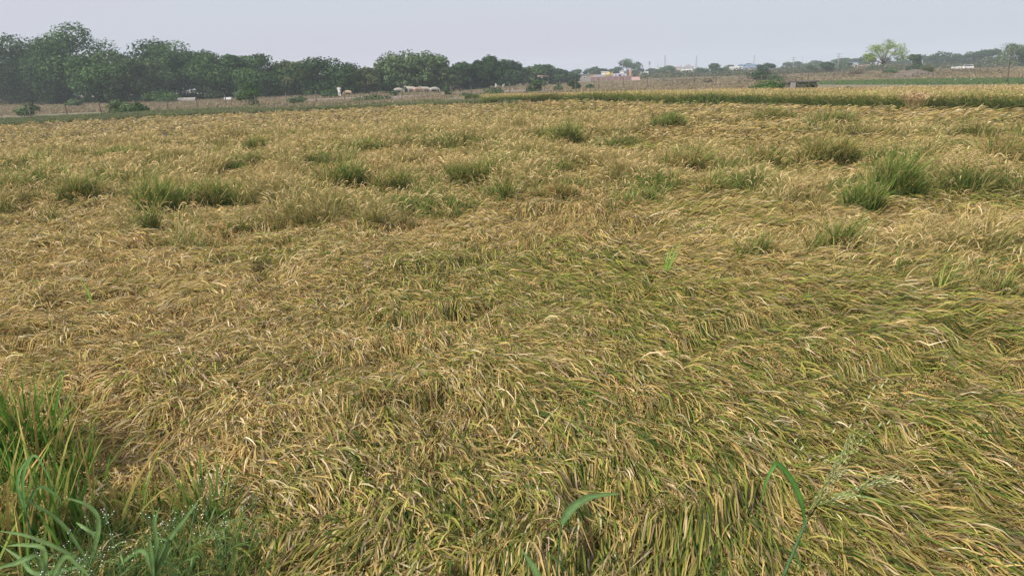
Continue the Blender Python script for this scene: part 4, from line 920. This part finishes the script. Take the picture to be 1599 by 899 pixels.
# egrets in the green strip
for px, by, lab in [(1491, 127.5, 'white egret in the green crop, left of the pair'), (1516, 127.5, 'white egret in the green crop, right of the pair')]:
    x, y = at(px, by); e = tag(empty('egret', (x, y, 0), R(30)), lab, 'egret', 'egrets in the green crop'); e.scale = (.6,)*3
    skinned('body', [(0, 0, .32), (.12, 0, .34), (-.14, 0, .29), (-.25, 0, .25), (.17, 0, .45), (.15, 0, .56), (.2, 0, .62), (.3, 0, .61), (.02, .03, .2), (.02, .03, .0), (.02, -.03, .2), (.02, -.03, .0)],
            [(0, 1), (0, 2), (2, 3), (1, 4), (4, 5), (5, 6), (6, 7), (0, 8), (8, 9), (0, 10), (10, 11)], [.09, .07, .07, .03, .03, .025, .035, .01, .02, .012, .02, .012], M['hide_white'], e)

# ------------------------------------------------------------ pipes, tank, sign, shed, car on the left
for px, lab in [(286, 'concrete drain pipe lying on the bare ground, left one of the two'), (300, 'concrete drain pipe lying on the bare ground, right one of the two')]:
    x, y = at(px, 160); m = MB(); n = 18; r1, r2, Lp = .36, .29, .72
    for X in (-Lp, Lp):
        for r in (r1, r2):
            for k in range(n): t = 2*math.pi*k/n; m.v.append((X, r*math.cos(t), r1+r*math.sin(t)))
    for k in range(n):
        k2 = (k+1) % n
        m.f += [[k, k2, 2*n+k2, 2*n+k], [n+k, 3*n+k, 3*n+k2, n+k2], [k, n+k, n+k2, k2], [2*n+k, 2*n+k2, 3*n+k2, 3*n+k]]
    o = m.build('drain_pipe', M['concrete'], smooth=False); o.location = (x, y, 0); o.rotation_euler = (0, 0, R(-8)); tag(o, lab, 'pipe', 'concrete pipes lying on the ground')
x, y = at(357, 158.5); e = tag(empty('water_tank', (x, y, 0)), 'low white water tank on a short plinth under the trees', 'tank')
m = MB(); m.prism([(-.5, .25), (.5, .25), (.58, .58), (-.58, .58)], -.3, .3).build('tank', M['white'], e, bevel=.04); MB().box(-.25, .2, -.2, .2, 0, .247).build('plinth', M['concrete'], e)
x, y = at(106, 163); e = tag(empty('road_sign', (x, y, 0)), 'red and white roadside board standing under the tallest tree', 'sign')
MB().box(-.75, -.25, -.03, .03, .35, 2.0).build('red_panel', M['red'], e); MB().prism([(-.247, .75), (.75, .75), (.75, 1.3), (.2, 2.0), (-.247, 2.0)], -.03, .03).build('white_panel', M['white'], e); MB().box(-.247, .75, -.03, .03, .35, .747).build('red_panel', M['red'], e)
for X in (-.6, .6): MB().tube([(X, .06, 0), (X, .06, 1.7)], .035, 6).build('post', M['steel'], e)
x, y = at(232, 158.5); e = tag(empty('shed', (x, y, 0)), 'pale grey shed half hidden behind the light green low tree', 'shed')
MB().box(-2.2, 2.2, 0, 3, 0, 2.6).build('wall', mat_noise('pale_grey_wall', (.42, .45, .5), (.52, .55, .6), 2, .8), e); MB().prism([(-2.5, 2.603), (2.5, 2.603), (2.5, 2.7), (0, 3.2), (-2.5, 2.7)], -.3, 3.3).build('roof', M['greyroof'], e); MB().box(-.5, .5, -.05, -.003, 0, 2).build('door', M['steel'], e)
def car(px, by, rz, label, paint):
    x, y = at(px, by); e = tag(empty('parked_car', (x, y, 0), rz), label, 'car')
    m = MB(); m.prism([(-1.95, .35), (1.95, .35), (2.0, .7), (1.85, .88), (.95, .98), (-1.75, 1.0), (-2.0, .8)], -.8, .8); m.build('body', paint, e, bevel=.06)
    MB().prism([(-1.65, 1.003), (.9, .983), (.35, 1.45), (-1.35, 1.47)], -.70, .70).build('cabin', M['glass'], e, bevel=.05); MB().prism([(-1.3, 1.473), (.3, 1.453), (.2, 1.50), (-1.2, 1.52)], -.66, .66).build('roof', paint, e, bevel=.02)
    for X in (-1.2, 1.2):
        for s in (-1, 1):
            w_ = MB().tube([(X, s*.66, .32), (X, s*.84, .32)], .32, 16).build('wheel', M['tyre'], e); MB().tube([(X, s*.845, .32), (X, s*.86, .32)], .18, 12).build('rim', M['steel'], w_)
    for s in (-1, 1): MB().box(1.96, 2.03, s*.6-.14, s*.6+.14, .6, .74).build('headlight', M['petal'], e); MB().box(-2.03, -1.965, s*.62-.1, s*.62+.1, .62, .8).build('taillight', M['red'], e)
    return e
car(814, 134, R(250), 'white car parked under the trees left of the orange awning', M['white'])
# orange awning stall
x, y = at(848, 134); e = tag(empty('stall', (x, y, 0)), 'small stall with an orange awning under the dark bluish trees', 'stall')
MB().prism([(-1.3, 2.0), (1.3, 2.0), (1.2, 2.1), (-1.2, 2.35)], -1, 1).build('awning', M['orange'], e)
for X in (-1.2, 1.2):
    for Yy in (-.9, .9): MB().tube([(X, Yy, 0), (X, Yy, 2.05)], .04, 6).build('post', M['wood'], e)
MB().box(-1.1, 1.1, -.6, -.2, 0, .95).build('counter', M['brick'], e, bevel=.02)

# ------------------------------------------------------------ the walled compound
def box_building(name, label, px0, px1, d, top, base, wall, roof=None, cat='house', depth=5, windows=(), pitched=False, flatroof=.15, extra=None, group=None):
    """px0..px1 is its width in the photo, d its distance"""
    um = ((px0+px1)/2-PW/2)/F; y = d/math.hypot(1, um); x = pt((px0+px1)/2, 115, y)[0]; wd = (px1-px0)*d/F; h = hgt((px0+px1)/2, top, y)
    if h < .8: h = .8
    e = tag(empty(name, (x, y, 0), -math.atan(um)*.3), label, cat, group)
    wz = h*.72 if pitched else h-flatroof
    MB().box(-wd/2, wd/2, 0, depth, 0, wz).build('wall', wall, e)
    if pitched: MB().prism([(-wd/2-.3, wz+.003), (wd/2+.3, wz+.003), (wd/2+.3, wz+.1), (0, h), (-wd/2-.3, wz+.1)], -.4, depth+.4).build('roof', roof or M['greyroof'], e)
    else: MB().box(-wd/2-.15, wd/2+.15, -.15, depth+.15, wz+.003, h).build('roof', roof or wall, e)
    for (fx, fz, ww, wh) in windows:
        wn = MB().box(fx*wd/2-ww/2, fx*wd/2+ww/2, -.06, -.004, fz*wz, fz*wz+wh).build('window', M['white'], e); MB().box(fx*wd/2-ww/2+.08, fx*wd/2+ww/2-.08, -.075, -.063, fz*wz+.08, fz*wz+wh-.08).build('pane', M['glass'], wn)
    return e, wd, h
box_building('hut', 'plain grey flat roofed hut at the left end of the walled compound', 901, 922, 205, 116.5, 129, M['concrete'], cat='hut', depth=4, windows=[(.1, .5, .7, .6)])
x0, y0 = at(922, 128.5); x1, y1 = at(986, 127.2)
e = tag(empty('boundary_wall', (x0, y0, 0), math.atan2(y1-y0, x1-x0)), 'long low red brown wall with a pale band before the compound', 'wall'); Lw = math.dist((x0, y0), (x1, y1))
MB().box(0, Lw, 0, .25, .35, 1.35).build('wall', M['brick'], e); MB().box(0, Lw, -.03, .28, 0, .347).build('base_band', M['concrete'], e); MB().box(0, Lw, -.05, .3, 1.353, 1.45).build('coping', M['concrete'], e)
for k in range(8): MB().box(k*Lw/7-.12, k*Lw/7+.12, -.1, -.053, 0, 1.5).build('pillar', M['concrete'], e)
box_building('shed', 'long low shed with a pale grey roof behind the red brown wall', 929, 944, 222, 116.8, 127, M['white'], M['greyroof'], 'shed', 5, pitched=False, flatroof=.9)
box_building('shed', 'yellow sided shed between the hut and the pale roofed shed', 921, 929, 224, 117, 127, M['yellow'], M['yellow'], 'shed', 4)
box_building('tank_tower', 'small white rooftop water tank room above the pale roofed shed', 940, 948, 232, 112, 127, M['white'], M['white'], 'tank', 2)
e, wd, h = box_building('gateway', 'yellow gateway with a rounded top in the middle of the compound', 945, 957, 218, 117.5, 127, M['yellow'], M['yellow'], 'gateway', 1.2)
MB().tube([(0, .6, h+.003), (0, .6, h+.35), (0, .6, h+.7), (0, .6, h+.95)], [.75, .7, .4, .05], 14).build('dome', M['yellow'], e, True)
for s in (-1, 1): MB().tube([(s*.95, .3, h+.003), (s*.95, .3, h+.6), (s*.95, .3, h+.95)], [.2, .15, .03], 8).build('finial', M['yellow'], e)
box_building('house', 'lilac single storey house right of the yellow gateway', 957, 978, 226, 114.8, 127, M['lilac'], M['lilac'], 'house', 6, windows=[(-.5, .45, .7, .8), (.05, .35, 1.1, 1.2), (.6, .45, .7, .8)])
box_building('shrine', 'small white shrine with a round finial behind the lilac house', 969, 974, 240, 111, 127, M['white'], M['white'], 'shrine', 2)
for px, tp, mt, lab in [(980, 109, 'brick', 'brown brick pillar right of the lilac house'), (984, 109, 'orange', 'pale orange pillar beside the brown brick pillar')]:
    Y_ = 222; x = pt(px, 115, Y_)[0]; h = hgt(px, tp, Y_); o = MB().box(-.27, .27, -.27, .27, 0, h).build('gate_pillar', M[mt], bevel=.04); o.location = (x, Y_, 0); tag(o, lab, 'pillar')
x, y = at(993, 127); o = MB().box(-1.1, 1.1, 0, .3, 0, 1.1).build('wall_stub', M['pink'], bevel=.03); o.location = (x, y, 0); tag(o, 'short pale pink wall at the right end of the compound', 'wall')
# farther houses
HS = [(1000, 1012, 330, 112, 'white', None, False, 'pale bluish house right of the compound, low between trees'), (1022, 1030, 420, 107, 'white', None, False, 'pale flat block below the pair of thin masts'),
      (1055, 1064, 360, 104, 'pink', 'greyroof', False, 'pinkish house front left of the white house'), (1065, 1080, 350, 105, 'white', 'greyroof', False, 'bright white house with a low parapet on the skyline'),
      (1067, 1082, 380, 100.5, 'concrete', 'greyroof', True, 'dark grey pitched roof hall behind the white house'),
      (1144, 1158, 400, 104, 'white', 'white', False, 'white building left of the blue sheet building'), (1158, 1182, 420, 100.5, 'blue', 'blue', False, 'large blue sheet building on the far skyline'),
      (1332, 1347, 380, 97, 'white', 'blue', False, 'white house with a blue sheet roof on the right skyline'), (1347, 1356, 375, 101.5, 'pink', 'pink', False, 'pink house touching the blue roofed one'), (1356, 1378, 390, 95, 'lilac', 'greyroof', False, 'pale lilac house behind the lone lime tree'),
      (1254, 1260, 430, 106.5, 'white', 'white', False, 'small white hut in the haze right of the square crowned tree'), (1504, 1516, 240, 104.5, 'concrete', 'white', False, 'low pale shed half hidden in scrub on the far right')]
for a_, b_, d, tp, wl_, rf_, pit, lab in HS:
    box_building('house', lab, a_, b_, d, tp, 0, M[wl_], M[rf_] if rf_ else None, 'house', 7, windows=[(-.45, .5, 1.0, 1.1), (.1, .5, 1.0, 1.1), (.6, .5, 1.0, 1.1)] if b_-a_ > 10 else [(0, .5, .9, 1.0)], pitched=pit, flatroof=.6)
um = 1175; d = 370; x = pt(um, 110, 350)[0]; e = tag(empty('tent', (x, 350, 0)), 'red and orange canopy before the blue sheet building', 'tent')
hh = hgt(1175, 108, 350); MB().prism([(-2, hh-.8), (2, hh-.8), (1.2, hh-.1), (0, hh), (-1.2, hh-.1)], 0, 3).build('canopy', M['orange'], e); MB().prism([(2.003, hh-.8), (3, hh-.8), (1.9, hh-.1), (1.203, hh-.1)], 0, 3).build('side_flap', M['red'], e)
for X in (-1.8, 1.8): MB().tube([(X, .2, 0), (X, .2, hh-.79)], .06, 6).build('post', M['steel'], e)

# ------------------------------------------------------------ masts and poles
MS = [(1014, 96, 400, 'panel', 'thin mast with a thick antenna head, leftmost on the skyline'), (1027, 94, 420, 'plain', 'thin mast second from the left on the skyline'), (1038, 86, 450, 'lattice', 'tall slender lattice mast, tallest left of the white house'),
      (1087, 87, 450, 'lattice', 'slender lattice mast right of the white house'), (1177, 86, 460, 'lattice', 'slender lattice mast above the blue sheet building'), (1238, 89, 300, 'cross', 'utility pole with a crossarm above the plain'), (1252, 88, 450, 'plain', 'faint mast right of the utility pole with crossarm'),
      (1308, 83, 260, 'cross', 'tall dark utility pole left of the lone lime tree'), (972, 93.5, 300, 'panel', 'thin post with a dark head left of the tall dark far tree')]
for px, tp, d, kd, lab in MS:
    u = (px-PW/2)/F; y = d/math.hypot(1, u); x = pt(px, 110, y)[0]; h = hgt(px, tp, y)
    e = tag(empty('mast' if kd != 'cross' else 'utility_pole', (x, y, 0)), lab, 'mast' if kd != 'cross' else 'pole')
    if kd == 'lattice':
        m = MB(); wb = .55
        for sx, sy in ((-1, -1), (1, -1), (1, 1), (-1, 1)): m.tube([(sx*wb, sy*wb, 0), (sx*.12, sy*.12, h)], [.06, .04], 4)
        nb = 12
        for k in range(nb):
            z0_, z1_ = h*k/nb, h*(k+1)/nb; w0, w1 = wb+(.12-wb)*k/nb, wb+(.12-wb)*(k+1)/nb
            m.tube([(-w0, -w0, z0_), (w1, -w1, z1_)], .035, 4); m.tube([(w0, w0, z0_), (-w1, w1, z1_)], .035, 4); m.tube([(w0, -w0, z0_), (w1, w1, z1_)], .035, 4); m.tube([(-w0, w0, z0_), (-w1, -w1, z1_)], .035, 4)
        m.build('tower', M['steel'], e)
        for k in range(3): MB().box(.2+.05*k, .38+.05*k, -.1, .1, h*.86-k*1.2, h*.86-k*1.2+.9).build('antenna', M['white'], e)
    else:
        MB().tube([(0, 0, 0), (0, 0, h*.5), (0, 0, h)], [.17, .14, .10] if kd != 'plain' else [.2, .15, .08], 8).build('pole', M['concrete'] if kd == 'cross' else M['steel'], e, True)
        if kd == 'cross':
            for z, w_ in ((h-.35, .9), (h-1.1, .7)): MB().box(-w_, w_, -.13, -.103, z, z+.12).build('crossarm', M['steel'], e)
            for X in (-.75, 0, .75): MB().tube([(X, -.117, h-.226), (X, -.117, h-.02)], [.05, .03], 6).build('insulator', M['white'], e)
        elif kd == 'panel':
            for k in range(3): t = k*2.09; MB().box(.28*math.cos(t)-.13, .28*math.cos(t)+.13, .28*math.sin(t)-.1, .28*math.sin(t)+.1, h-1.7, h-.1).build('antenna', M['steel'], e)

# ------------------------------------------------------------ haze: one closed box of even pale air
HAZE = 0.0007
hm, ht = new_mat('haze_air'); pv_ = ht.nodes.new('ShaderNodeVolumePrincipled'); pv_.inputs['Color'].default_value = (.78, .90, 1.0, 1); pv_.inputs['Density'].default_value = HAZE; pv_.inputs['Anisotropy'].default_value = 0.0
ho = ht.nodes.new('ShaderNodeOutputMaterial'); ht.links.new(pv_.outputs[0], ho.inputs['Volume'])
o = MB().box(-1010, 1010, -70, 1010, -1.0, 22).build('haze', hm); tag(o, 'thin pale haze over the whole plain', 'haze', kind='stuff')
